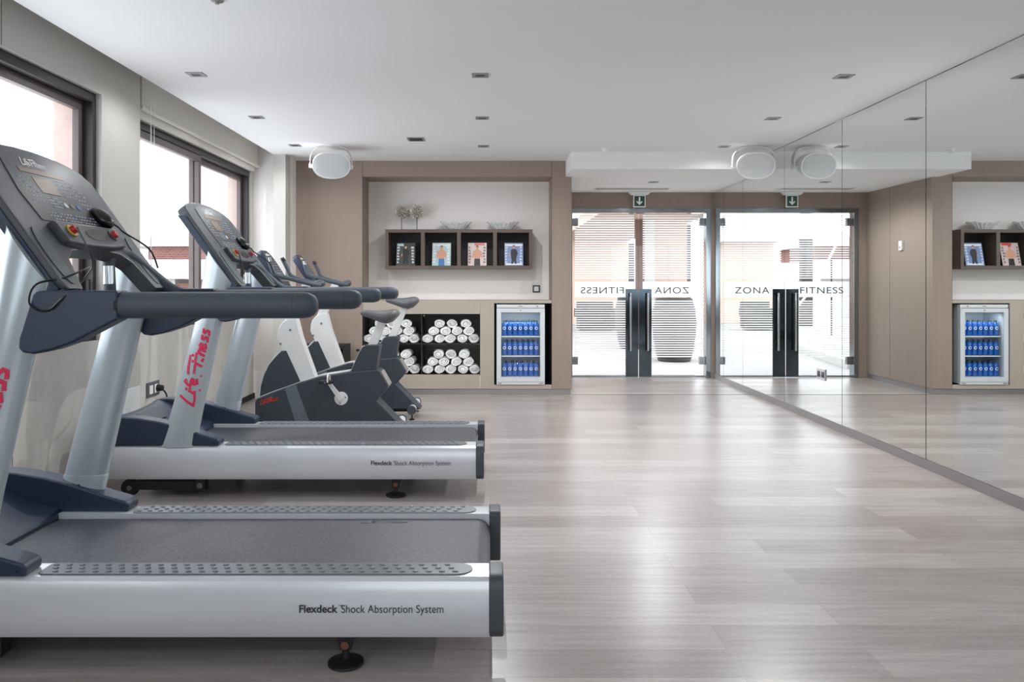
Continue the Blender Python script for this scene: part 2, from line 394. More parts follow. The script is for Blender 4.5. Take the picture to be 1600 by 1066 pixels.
# windows
def window(name, xi, y0, y1, mull, mats=('frame_dark', 'frame_brown')):
    xo = xi-.11; fr = .055
    bm = B()
    box(bm, xo, xi, y0, y1, WZ1-fr, WZ1); box(bm, xo, xi, y0, y1, WZ0, WZ0+fr)
    box(bm, xo, xi, y0, y0+fr, WZ0+fr, WZ1-fr); box(bm, xo, xi, y1-fr*.7, y1, WZ0+fr, WZ1-fr)
    o = struct(name, bm, M[mats[0]], bevel=.003)
    sf = .055
    def sash(xa, a, b):
        s = B(); z0 = WZ0+fr; z1 = WZ1-fr
        box(s, xa-.04, xa, a, b, z1-sf, z1); box(s, xa-.04, xa, a, b, z0, z0+sf)
        box(s, xa-.04, xa, a, a+sf, z0+sf, z1-sf); box(s, xa-.04, xa, b-sf, b, z0+sf, z1-sf)
        so = obj('sash', s, M[mats[1]], o, bevel=.003)
        obj('pane', box(B(), xa-.023, xa-.018, a+sf, b-sf, z0+sf, z1-sf), M['glass'], so)
    sash(xi-.012, y0+fr, mull+.03); sash(xi-.06, mull-.03, y1-fr*.7)
    return o
window('window_1', -2.435, 2.05, 4.95, 3.5)
window('window_2', -2.515, 5.53, 8.36, 6.98)
window('window_3', -2.435, -1.75, 1.10, -.3)
# latch on window 1
w1 = bpy.data.objects['window_1']
obj('latch', box(B(), -2.455, -2.435, 4.865, 4.885, 1.10, 1.24), M['black_matte'], w1, bevel=.003)
# rear end of the room
bm = B(); box(bm, -2.7, -1.5, YR-.12, YR, 0, H+.25); box(bm, 2.1, 3.1, YR-.12, YR, 0, H+.25)
box(bm, -1.5, 2.1, YR-.12, YR, 0, .7); box(bm, -1.5, 2.1, YR-.12, YR, 2.4, H+.25)
struct('wall_rear', bm, M['greige'])
bm = B(); box(bm, -1.5, 2.1, YR-.08, YR-.03, .7, .76); box(bm, -1.5, 2.1, YR-.08, YR-.03, 2.34, 2.4)
for x in (-1.5, .27, 2.04): box(bm, x, x+.06, YR-.08, YR-.03, .76, 2.34)
o = struct('rear_fill_window', bm, M['frame_brown'])  # unseen window, added to light the room from behind the camera
obj('pane', box(B(), -1.5, 2.1, YR-.058, YR-.053, .76, 2.34), M['glass'], o)
# right wall + mirrors
struct('wall_right', box(B(), MX+.02, 3.1, YR-.1, YD+.12, 0, H), M['greige'])
struct('baseboard_right', box(B(), MX-.006, MX+.02, YR, YD, 0, .062), M['plinth'])
ys = [-2.26, -1.01, .24, 1.49, 2.74, 3.99, 5.243, 6.49, 7.76, 9.03, 9.79, YD-.02]
names = ['nearest the camera end of the room', 'second from the rear end', 'third from the rear end', 'just beside the camera', 'cut by the right edge of the photo, nearest the viewer',
         'large panel at the right edge showing the fridge', 'showing the taupe side wall and thermostat', 'carrying the chrome socket plate near its foot', 'under the right hand speaker',
         'narrow one second from the glass door', 'narrowest one right beside the glass door']
for i, (a, b) in enumerate(zip(ys, ys[1:])):
    top = H-.004 if b < 8.2 else 2.371
    bm = B()
    if a < 8.12 < b:
        prism(bm, [(a+.002, .064), (b-.002, .064), (b-.002, 2.371), (8.115, 2.371), (8.115, H-.004), (a+.002, H-.004)], lambda p, q, t: (t, p, q), MX, MX+.006)
    else: box(bm, MX, MX+.006, a+.004, b-.004, .064, top)
    tag(obj('mirror_panel', bm, M['mirror']), 'tall frameless wall mirror panel, '+names[i], 'mirror', 'mirror panels along the right wall')
struct('trim_3', box(B(), MX+.008, MX+.018, YR, YD, .06, 2.37), M['seam'])
struct('trim_4', box(B(), MX-.004, MX+.02, YR, 8.12, H-.004, H+.002), M['steel'])
# chrome socket on the mirror
t = thing('wall_socket', (MX-.001, 6.89, .432), 'chrome double socket plate on the mirror near the floor', 'socket')
obj('plate', box(B(), -.008, 0, -.085, .085, -.05, .05), M['chrome'], t, bevel=.003)
for s in (-1, 1): obj('outlet', box(B(), -.011, -.008, s*.042-.025, s*.042+.025, -.026, .026), M['steel_dark'], t, bevel=.002)

# back wall: taupe panels around the niche
bm = B()
box(bm, -2.11, -1.387, YB, YB+.5, 0.065, 2.55); box(bm, -1.384, .676, YB, YB+.5, 2.378, H)
box(bm, .679, .893, YB, YB+.3, .065, H)
struct('wall_back', bm, M['taupe'])
struct('wall_niche', box(B(), -1.5, .85, YN, YN+.1, .9, 2.6), M['white_wall'])
bm = B(); box(bm, -1.3865, -1.3845, YB-.0005, YB+.01, .065, H); box(bm, .6765, .679, YB-.0005, YB+.01, .065, H)
box(bm, .88, .8935, 9.648, 9.652, .065, 2.37)
struct('trim_5', bm, M['seam'])
struct('wall_niche_side', box(B(), .679, .893, YB+.3, 9.65, .065, H), M['taupe'])
struct('wall_hall_side', box(B(), .679, .893, 9.65, YD+.1, .065, H), M['taupe'])
bm = B(); box(bm, -2.11, .885, YB+.012, YB+.1, 0, .065); box(bm, .8, .885, YB+.1, YD, 0, .065)
struct('baseboard_back', bm, M['plinth'])
# door wall
DX0, DX1, DT = 1.0, 2.83, 2.175
bm = B(); box(bm, .85, 3.1, YD, YD+.12, DT, H); box(bm, .85, DX0, YD, YD+.12, 0, DT); box(bm, DX1, 3.1, YD, YD+.12, 0, DT)
struct('wall_door', bm, M['taupe'])
bm = B()
prism(bm, [(DX0, 0), (DX0, DT), (DX1, DT), (DX1, 0), (DX1-.06, 0), (DX1-.06, DT-.06), (DX0+.06, DT-.06), (DX0+.06, 0)], lambda p, q, t: (p, t, q), YD-.012, YD+.125)
door = struct('door_1', bm, M['steel'], bevel=.004)
DC = 1.915; gy = YD+.05
def leaf(x0, x1, s):
    g = obj('glass_leaf', box(B(), x0, x1, gy, gy+.01, .012, DT-.068), M['glass'], door)
    # frosted film: stripes, then a solid band, then stripes
    f = B(); z = DT-.085; yf = gy-.0012
    a, b = (x0+.03, x1-.05) if s < 0 else (x0+.05, x1-.03)
    while z > .26:
        if not (1.02 < z < 1.262):
            box(f, a, b, yf, yf+.001, z-.0150, z)
        z -= .0297
    box(f, a, b, yf, yf+.001, 1.035, 1.236)
    obj('frosted_film', f, M['film'], g)
    for z in (2.0, .22): 
        xh = x0-.02 if s < 0 else x1+.02
        obj('hinge', box(B(), min(xh, xh-s*.09), max(xh, xh-s*.09), gy-.025, gy+.035, z-.05, z+.05), M['steel'], g, bevel=.004)
    xc0, xc1 = (x1-.163, x1) if s < 0 else (x0, x0+.163)
    obj('push_plate', box(B(), xc0, xc1, gy-.008, gy-.002, .012, 1.14), M['steel_dark'], g, bevel=.002)
    hb = B(); hx = (x1-.105) if s < 0 else (x0+.105)
    cyl(hb, (hx, gy-.065, .35), (hx, gy-.065, 1.09), .0125, 16)
    for z in (.45, .99): cyl(hb, (hx, gy-.065, z), (hx, gy-.006, z), .008, 12)
    obj('door_handle', hb, M['chrome'], g)
    obj('bottom_rail', box(B(), x0, x1, gy-.006, gy+.016, .004, .03), M['steel'], g, bevel=.002)
    return g
gl = leaf(DX0+.065, DC-.004, -1); gr = leaf(DC+.004, DX1-.065, 1)
def mir(cx, k): return lambda x, y: (cx-x*k, gy-.0026, 1.083+y)
text_mesh('film_lettering', 'ZONA', .118, mir((1077-765)/F*(gy), 1.2), M['text_dark'], gr, spacing=1.15)
text_mesh('film_lettering', 'FITNESS', .118, mir((976-765)/F*(gy), 1.26), M['text_dark'], gl, spacing=1.1)

# ---------------------------------------------------------------- ceiling fittings
proto = None
rows = ['nearest', 'middle', 'farthest']
spots = [(-1.87, 5.10, 0, 'left'), (-1.87, 6.42, 1, 'left'), (-1.88, 7.73, 2, 'left'), (-.06, 5.12, 0, 'centre'), (-.06, 6.45, 1, 'centre'), (-.06, 7.78, 2, 'centre'),
         (2.28, 5.15, 0, 'right'), (2.29, 6.47, 1, 'right'), (2.29, 7.80, 2, 'right')]
def downlight(x, y, z, label, r=.0525):
    global proto
    if proto is None:
        t = thing('recessed_downlight', (0, 0, 0), label, 'downlight', 'square recessed downlights in the ceiling')
        bm = B(); r = .0525
        box(bm, -r, r, -r, -r*.55, -.005, 0); box(bm, -r, r, r*.55, r, -.005, 0); box(bm, -r, -r*.55, -r*.55, r*.55, -.005, 0); box(bm, r*.55, r, -r*.55, r*.55, -.005, 0)
        obj('trim_ring', bm, M['lamp_rim'], t)
        obj('lamp_well', box(B(), -r*.55, r*.55, -r*.55, r*.55, -.0018, 0), M['led_off'], t)
        proto = t
    else:
        t = copy_thing(proto)
        for ch in list(t.children):
            if ch.type == 'LIGHT': bpy.data.objects.remove(ch)
    t.location = (x, y, z); t['label'] = label
    l = bpy.data.lights.new('downlight_fill', 'SPOT'); l.spot_size = math.radians(164); l.spot_blend = .5; l.shadow_soft_size = 0; l.energy = FILL*(.06 if x > 2 and y > 7 else .3 if x < -1 else .55 if -1 < x < 1 and y > 7 else 1.2); l.color = (.96, .98, 1)
    lo = bpy.data.objects.new('downlight_fill', l); COL.objects.link(lo); lo.location = (0, 0, -.008); lo.parent = t  # added fill spot; the fitting itself is dark and switched off
for x, y, k, nm in spots:
    downlight(x, y, H, f'square recessed downlight, {rows[k]} of the three in the {nm} row of the main ceiling')
downlight(1.877, 9.16, 2.375, 'square recessed downlight in the lowered ceiling before the glass door')
t = thing('ceiling_vent', (-.68, 7.40, H), 'small rectangular grey ceiling vent left of the centre downlights', 'vent')
bm = B(); box(bm, -.078, .078, -.09, .09, -.006, 0); obj('frame', bm, M['lamp_rim'], t, bevel=.002)
bm = B(); 
for k in range(4): box(bm, -.06, .06, -.065+k*.036, -.043+k*.036, -.0075, -.006)
obj('slot', bm, M['seam'], t)
t = thing('smoke_detector', (1.15, 7.92, H), 'round white smoke detector on the ceiling before the lowered part', 'smoke detector')
obj('base', lathe(B(), [(.05, 0), (.05, -.012), (.045, -.014)], n=24), M['white_plastic'], t)
obj('sensor_head', lathe(B(), [(.036, -.014), (.036, -.034), (.026, -.042), (.001, -.044)], n=24), M['white_plastic'], t)
t = thing('sprinkler_head', (-1.28, 3.76, H), 'tiny grey sprinkler head at the top edge of the photo', 'sprinkler')
obj('rose', lathe(B(), [(.03, 0), (.028, -.008), (.01, -.012), (.01, -.02)], n=20), M['lamp_rim'], t)
t = thing('linear_air_vent', (1.74, 9.78, 2.375), 'long white linear air grille in the lowered ceiling above the door', 'vent')
bm = B(); box(bm, -.46, .46, -.10, .10, -.008, 0); obj('frame', bm, M['white_plastic'], t, bevel=.003)
bm = B()
for k in range(3): box(bm, -.44, .44, -.07+k*.05, -.045+k*.05, -.0095, -.008)
obj('slot', bm, M['lamp_rim'], t)
# exit sign
t = thing('exit_sign', (1.895, 10.12, 2.375), 'green emergency exit sign with white down arrow above the door', 'exit sign')
prism(bmx := B(), [(-.15, 0), (.15, 0), (.105, -.045), (-.105, -.045)], lambda p, q, u: (p, u, q), -.035, .035)
obj('lamp_housing', bmx, M['white_plastic'], t, bevel=.004)
sp = obj('sign_plate', box(B(), -.078, .078, -.006, .006, -.20, -.045), M['white_plastic'], t, bevel=.002)
obj('green_field', box(B(), -.064, .064, -.0075, -.006, -.186, -.058), M['sign_green'], sp)
bm = B(); prism(bm, [(-.010, -.07), (.010, -.07), (.010, -.135), (.036, -.118), (.036, -.137), (0, -.172), (-.036, -.137), (-.036, -.118), (-.010, -.135)], lambda p, q, u: (p, u, q), -.0088, -.0075)
obj('arrow', bm, M['logo_white'], sp)
# speakers
def speaker(loc, rz, tilt, label):
    t = thing('ceiling_speaker', loc, label, 'speaker', 'white oval loudspeakers hung from the ceiling', rz)
    def sect(y, a, b, n=32):
        out = []
        for k in range(n):
            th = 2*PI*k/n; c, s = math.cos(th), math.sin(th)
            out.append(Vector((a*math.copysign(abs(c)**.86, c), y, b*math.copysign(abs(s)**.86, s))))
        return out
    R = Matrix.Rotation(tilt, 4, 'X')
    rg = [sect(.21, .05, .04), sect(.20, .09, .07), sect(.10, .135, .098), sect(0, .165, .118), sect(-.06, .178, .126), sect(-.10, .182, .13), sect(-.108, .178, .126)]
    obj('cabinet', loft(B(), [[R @ p for p in r] for r in rg]), M['speaker'], t)
    rg = [sect(-.106, .168, .116), sect(-.114, .160, .110), sect(-.119, .12, .08)]
    obj('grille', loft(B(), [[R @ p for p in r] for r in rg]), M['grille'], t)
    bm = B()
    pth = smooth_path([(-.195, .02, -.04), (-.20, .02, .03), (-.185, .02, .11), (-.12, .02, .165), (0, .02, .178), (.12, .02, .165), (.185, .02, .11), (.20, .02, .03), (.195, .02, -.04)], 4)
    rings = []
    for i, p in enumerate(pth):
        d = (pth[min(i+1, len(pth)-1)]-pth[max(i-1, 0)]).normalized(); nr = Vector((0, 1, 0)).cross(d)
        rings.append([p+nr*.004+Vector((0, -.03, 0)), p+nr*.004+Vector((0, .03, 0)), p-nr*.004+Vector((0, .03, 0)), p-nr*.004+Vector((0, -.03, 0))])
    loft(bm, rings); obj('bracket', bm, M['speaker'], t)
    for s in (-1, 1): obj('knob', cyl(B(), (s*.165, .02, -.02), (s*.212, .02, -.02), .02, 16), M['white_plastic'], t)
    obj('ceiling_bolt', cyl(B(), (0, .02, .176), (0, .02, H-loc[2]), .012, 12), M['lamp_rim'], t)
speaker((-1.545, 7.80, 2.375), math.radians(14), math.radians(14), 'white oval loudspeaker hanging over the bikes, left of the two')
speaker((2.57, 7.78, 2.365), math.radians(-6), math.radians(12), 'white oval loudspeaker hanging beside the mirror, right of the two')

# ---------------------------------------------------------------- left wall fittings
t = thing('roller_blind', (-2.43, 6.98, 2.43), 'raised off-white fabric blind over the far window with a bead cord', 'blind')
bm = B(); box(bm, -.012, .004, -1.40, 1.40, .02, .34); obj('fabric', bm, M['blind'], t)
bm = B(); prism(bm, [(-.02, .0), (.012, .0), (.022, .012), (.016, .03), (-.02, .034)], lambda p, q, u: (p, u, q), -1.42, 1.42); obj('bottom_bar', bm, M['blind'], t)
bm = B(); prism(bm, [(-.06, -.045), (-.035, -.05), (-.018, -.03), (-.018, .06), (-.06, .06)], lambda p, q, u: (p, u, q), -1.38, 1.38); obj('rear_fold', bm, M['blind'], t)
bm = B(); tube(bm, [(.03, -1.31, .1), (.03, -1.31, -1.5)], .0035, 6); tube(bm, [(.028, -1.25, .1), (.028, -1.25, -.55)], .002, 6); 
for k in range(70): lathe(bm, [(.001, -.004), (.005, 0), (.001, .004)], (.03, -1.31, -.01-k*.021), 6)
obj('bead_cord', bm, M['white_plastic'], t)
t = thing('wall_socket', (-2.499, 5.93, .433), 'grey double wall socket with a black plug behind the far treadmill', 'socket')
obj('plate', box(B(), 0, .008, -.11, .11, -.055, .055), M['pad'], t, bevel=.003)
for s in (-1, 1): obj('outlet', box(B(), .008, .012, s*.045-.03, s*.045+.03, -.032, .032), M['white_plastic'], t, bevel=.003)
bm = B(); cyl(bm, (.012, .06, 0), (.055, .06, 0), .028, 16, .02); tube(bm, [(.05, .06, -.01), (.075, .07, -.05), (.07, .09, -.12), (.06, .1, -.3), (.06, .1, -.43)], .006, 8, smooth=4)
obj('plug', bm, M['black_matte'], t)
tag(obj('wall_plate', box(B(), -2.40, -2.393, 5.22, 5.48, .33, .515), M['white_plastic'], bevel=.002), 'blank white cover plate low on the left wall', 'wall plate')

# ---------------------------------------------------------------- cabinet in the niche
t = thing('built_in_cabinet', (-.354, YB, 0), 'taupe built-in base cabinet with open towel compartment and fridge bay', 'cabinet')
x0, x1 = -1.384+.354, .676+.354
tx0, tx1 = -1.378+.354, -.105+.354; fx0, fx1 = .052+.354, .674+.354
bm = B()
box(bm, x0, tx1+.0, 0, .02, .065, .218); box(bm, x0, tx1, 0, .02, .88, 1.02); box(bm, tx1+.002, fx0-.002, 0, .02, .065, 1.02) 
box(bm, fx0, fx1+.002, 0, .02, .065, .108); box(bm, fx0, fx1+.002, 0, .02, .997, 1.02)
obj('front_frame', bm, M['taupe_light'], t)
obj('countertop', box(B(), x0, x1, .0005, .45, 1.0205, 1.028), M['taupe_light'], t)
bm = B(); box(bm, x0, tx1+.01, .44, .449, .2, .9); box(bm, x0, tx1, .02, .44, .2, .218); box(bm, x0, tx1, .02, .44, .88, .9); box(bm, tx1, tx1+.015, .02, .44, .2, .9)
box(bm, x0, x0+.006, .02, .44, .218, .88)
obj('towel_compartment', bm, M['niche_dark'], t)
bm = B(); box(bm, fx0-.015, fx0, .02, .44, .1, 1.02); box(bm, fx0, fx1, .44, .449, .1, 1.02); box(bm, fx0, fx1, .02, .44, .09, .108); box(bm, fx1-.004, fx1, .02, .44, .1, 1.0)
obj('fridge_bay', bm, M['black_matte'], t)
obj('glass_shelf', box(B(), tx0, tx1, .03, .43, .548, .556), M['glass_green'], t)
obj('shelf_edge', box(B(), tx0, tx1, .024, .03, .547, .557), M['niche_dark'], t)
xm = (658.5-765)/143.4+.354
for a, b in ((tx0, xm-.002), (xm+.002, tx1)):
    obj('glass_door', box(B(), a, b, .006, .011, .222, .876), M['glass_green'], t)
obj('divider', box(B(), xm-.004, xm+.004, .012, .42, .22, .878), M['niche_dark'], t)
obj('knob', cyl(B(), (xm+.03, -.012, .862), (xm+.03, .006, .862), .008, 12), M['chrome'], t)

# towels
def towel_mesh(seed):
    rnd = random.Random(seed); bm = B(); n = 46; turns = 2.9; R0, R1 = .014, .0585; th = .0145; sq = rnd.uniform(.77, .80); ph = rnd.uniform(0, 6.28)
    ringsY = [-.15, -.144, -.125, -.09, -.05, 0, .05, .15]
    def pt(k, off, y):
        u = k/n; a = ph+u*turns*2*PI; r = R0+(R1-R0)*min(1, u*1.28)+off
        r *= 1+.10*noise.noise(Vector((math.cos(a)*1.5+seed*3, math.sin(a)*1.5, y*9)))+.05*noise.noise(Vector((math.cos(a)*5+seed*3, math.sin(a)*5, y*30)))
        return Vector((r*math.cos(a), y+.010*math.sin(u*17+seed), r*math.sin(a)*sq))
    rings = []
    for y in ringsY:
        edge = .6 if y == -.15 else 1
        ring = [pt(k, 0, y) for k in range(n+1)]+[pt(k, -th*edge, y) for k in range(n, -1, -1)]
        rings.append(ring)
    R = [[bm.verts.new(p) for p in r] for r in rings]; m = len(R[0])
    for a, b in zip(R, R[1:]):
        for i in range(m): bm.faces.new((a[i], a[(i+1) % m], b[(i+1) % m], b[i]))
    for r in (R[0], R[-1]):
        for k in range(n): bm.faces.new((r[k], r[k+1], r[m-2-k], r[m-1-k]))
    core = B(); 
    lathe(bm, [(.016, -.147), (.016, .147)], n=12, axis='y')
    core.free()
    bmesh.ops.recalc_face_normals(bm, faces=bm.faces)
    for f in bm.faces: f.smooth = True
    me = bpy.data.meshes.new('rolled_towel'); bm.to_mesh(me); bm.free(); me.materials.append(M['towel']); return me
TM = [towel_mesh(i) for i in range(6)]
ordn = ['first', 'second', 'third', 'fourth', 'fifth', 'sixth']
piles = {
 'upper right': [('bottom', 531.8, [669.3, 687.1, 704.9, 722.7, 740.3]), ('middle', 520.5, [677.5, 696, 714.5, 733.5]), ('top', 509.5, [686, 706, 727.5])],
 'lower right': [('bottom', 578.3, [669.3, 687.1, 704.9, 722.7, 740.3]), ('middle', 567, [675.5, 694, 713, 732]), ('top', 556, [684.5, 704, 725])],
 'upper left': [('bottom', 531.8, [577.5, 595, 612.5, 630, 647.5]), ('middle', 520.5, [583.5, 602, 621, 640]), ('top', 509.5, [592.5, 612, 634])],
 'lower left': [('bottom', 578.3, [577.5, 595, 612.5, 630, 647.5]), ('middle', 567, [584, 603, 622, 640.5]), ('top', 556, [594, 613, 634])]}
k = 0
for nm, rws in piles.items():
    for rn, py, xs in rws:
        for i, px in enumerate(xs):
            Y = 8.93
            if rn == 'bottom': z = (.2185 if 'lower' in nm else .5565)+.055
            p = P(px, py, 8.78)
            zb = (.2185 if 'lower' in nm else .5565)
            z = zb+.0505+{'bottom': 0, 'middle': .082, 'top': .164}[rn]
            sx = (8.93-.15)/8.78
            o = bpy.data.objects.new('rolled_towel', TM[k % 6]); COL.objects.link(o)
            o.location = (p.x+random.uniform(-.003, .003), Y+random.uniform(-.01, .01), z); o.rotation_euler = (0, random.uniform(-.06, .06), random.uniform(-.06, .06))
            tag(o, f'white rolled towel, {ordn[i]} from left, {rn} row of the {nm} pile', 'towel', f'rolled towels in the {nm} compartment')
            k += 1

# fridge
FX, FY = (813.5-765)/143.4, 8.705
t = thing('beverage_fridge', (FX, FY, 0.108), 'white glass-door mini fridge filled with blue water bottles', 'fridge')
hw = .262; hz = .875
bm = B(); box(bm, -hw, -hw+.03, .04, .42, .012, hz); box(bm, hw-.03, hw, .04, .42, .012, hz); box(bm, -hw+.03, hw-.03, .04, .42, .012, .05); box(bm, -hw+.03, hw-.03, .04, .42, hz-.05, hz)
box(bm, -hw+.03, hw-.03, .39, .42, .05, hz-.05)
obj('cabinet_body', bm, M['fridge'], t)
bm = B(); box(bm, -hw+.03, hw-.03, .384, .389, .05, hz-.05); box(bm, -hw+.03, -hw+.036, .042, .384, .05, hz-.05); box(bm, hw-.036, hw-.03, .042, .384, .05, hz-.05)
box(bm, -hw+.036, hw-.036, .06, .12, hz-.10, hz-.055)
obj('liner', bm, M['fridge_in'], t)
hd = obj('header_panel', box(B(), -hw, hw, 0, .038, hz-.037, hz), M['fridge'], t, bevel=.004)
obj('thermostat_dial', cyl(B(), (.18, -.004, hz-.018), (.18, .002, hz-.018), .009, 16), M['lamp_rim'], hd)
obj('name_strip', box(B(), -.025, .02, -.0012, 0, hz-.021, hz-.016), M['text_dark'], hd)
bm = B(); gx = .212
box(bm, -hw, -gx, -.005, .036, .035, hz-.042); box(bm, gx, hw, -.005, .036, .035, hz-.042)
box(bm, -gx, gx, -.005, .036, .035, .085); box(bm, -gx, gx, -.005, .036, hz-.085, hz-.042)
dr = obj('door_frame', bm, M['fridge'], t)
obj('glass_pane', box(B(), -gx, gx, .01, .016, .085, hz-.085), M['glass'], dr)
obj('door_lock', box(B(), -.008, .008, -.008, -.005, hz-.068, hz-.056), M['lamp_rim'], dr)
bm = B(); box(bm, -hw, hw, .0, .036, .004, .032); obj('kick_grille', bm, M['fridge'], t)
bm = B()
for s in (-1, 1):
    for j in range(3): box(bm, s*.225-.02+j*.014, s*.225-.012+j*.014, -.0015, 0, .012, .022)
obj('grille_slot', bm, M['seam'], t)
for s in (-1, 1): obj('foot', cyl(B(), (s*.22, .06, 0), (s*.22, .06, .013), .015, 12), M['rubber'], t)
shz = [.085, .315-.0, .53]
for z in shz[1:]:
    bm = B(); box(bm, -.222, .222, .045, .06, z-.012, z); box(bm, -.222, .222, .36, .37, z-.008, z)
    for j in range(16): box(bm, -.215+j*.0285, -.212+j*.0285, .06, .36, z-.005, z-.001)
    obj('wire_shelf', bm, M['white_plastic'], t)
obj('floor_plate', box(B(), -.222, .222, .045, .38, .075, .085), M['white_plastic'], t)
l = bpy.data.lights.new('fridge_lamp', 'AREA'); l.shape = 'RECTANGLE'; l.size = .36; l.size_y = .03; l.energy = .7; l.color = (.93, .97, 1)
lo = bpy.data.objects.new('fridge_lamp', l); COL.objects.link(lo); lo.location = (0, .055, hz-.106); lo.rotation_euler = (math.radians(25), 0, 0); lo.parent = t
# bottles
bt = thing('water_bottle', (0, 0, 0), 'x', 'bottle')
obj('bottle_body', lathe(B(), [(.02, 0), (.0275, .004), (.0285, .02), (.0265, .05), (.0285, .065), (.0285, .118), (.025, .134), (.013, .148), (.011, .152)], n=18), M['bottle'], bt)
obj('cap', lathe(B(), [(.0135, .150), (.0135, .166), (.012, .168)], n=14), M['bottle_cap'], bt)
bm = B(); n = 18
ro = [bm.verts.new((.0175*math.cos(2*PI*i/n), -.0292+.006*(math.cos(2*PI*i/n))**2, .082+.0175*math.sin(2*PI*i/n))) for i in range(n)]
ri = [bm.verts.new((.010*math.cos(2*PI*i/n), -.0292+.002*(math.cos(2*PI*i/n))**2, .082+.010*math.sin(2*PI*i/n))) for i in range(n)]
for i in range(n): bm.faces.new((ro[i], ro[(i+1) % n], ri[(i+1) % n], ri[i]))
obj('emblem', bm, M['bottle_label'], bt)
first = True
for r, (z, nm) in enumerate(zip((.531, .316, .086), ('top', 'middle', 'bottom'))):
    for i in range(7):
        o = bt if first else copy_thing(bt); first = False
        o.location = (FX-.176+i*.0585, FY+.085, .108+z+.001)
        o['label'] = f'blue plastic water bottle, {ordn[i] if i < 6 else "seventh"} from the left on the {nm} shelf of the fridge'
        o['group'] = f'water bottles on the {nm} fridge shelf'
for r, (z, nm) in enumerate(zip((.531, .316, .086), ('top', 'middle', 'bottom'))):
    for i in range(6):
        o = copy_thing(bt)
        o.location = (FX-.147+i*.0585, FY+.15, .108+z+.001)
        o['label'] = f'blue water bottle in the second row back, {ordn[i]} from the left, {nm} fridge shelf'
        o['group'] = f'water bottles on the {nm} fridge shelf'

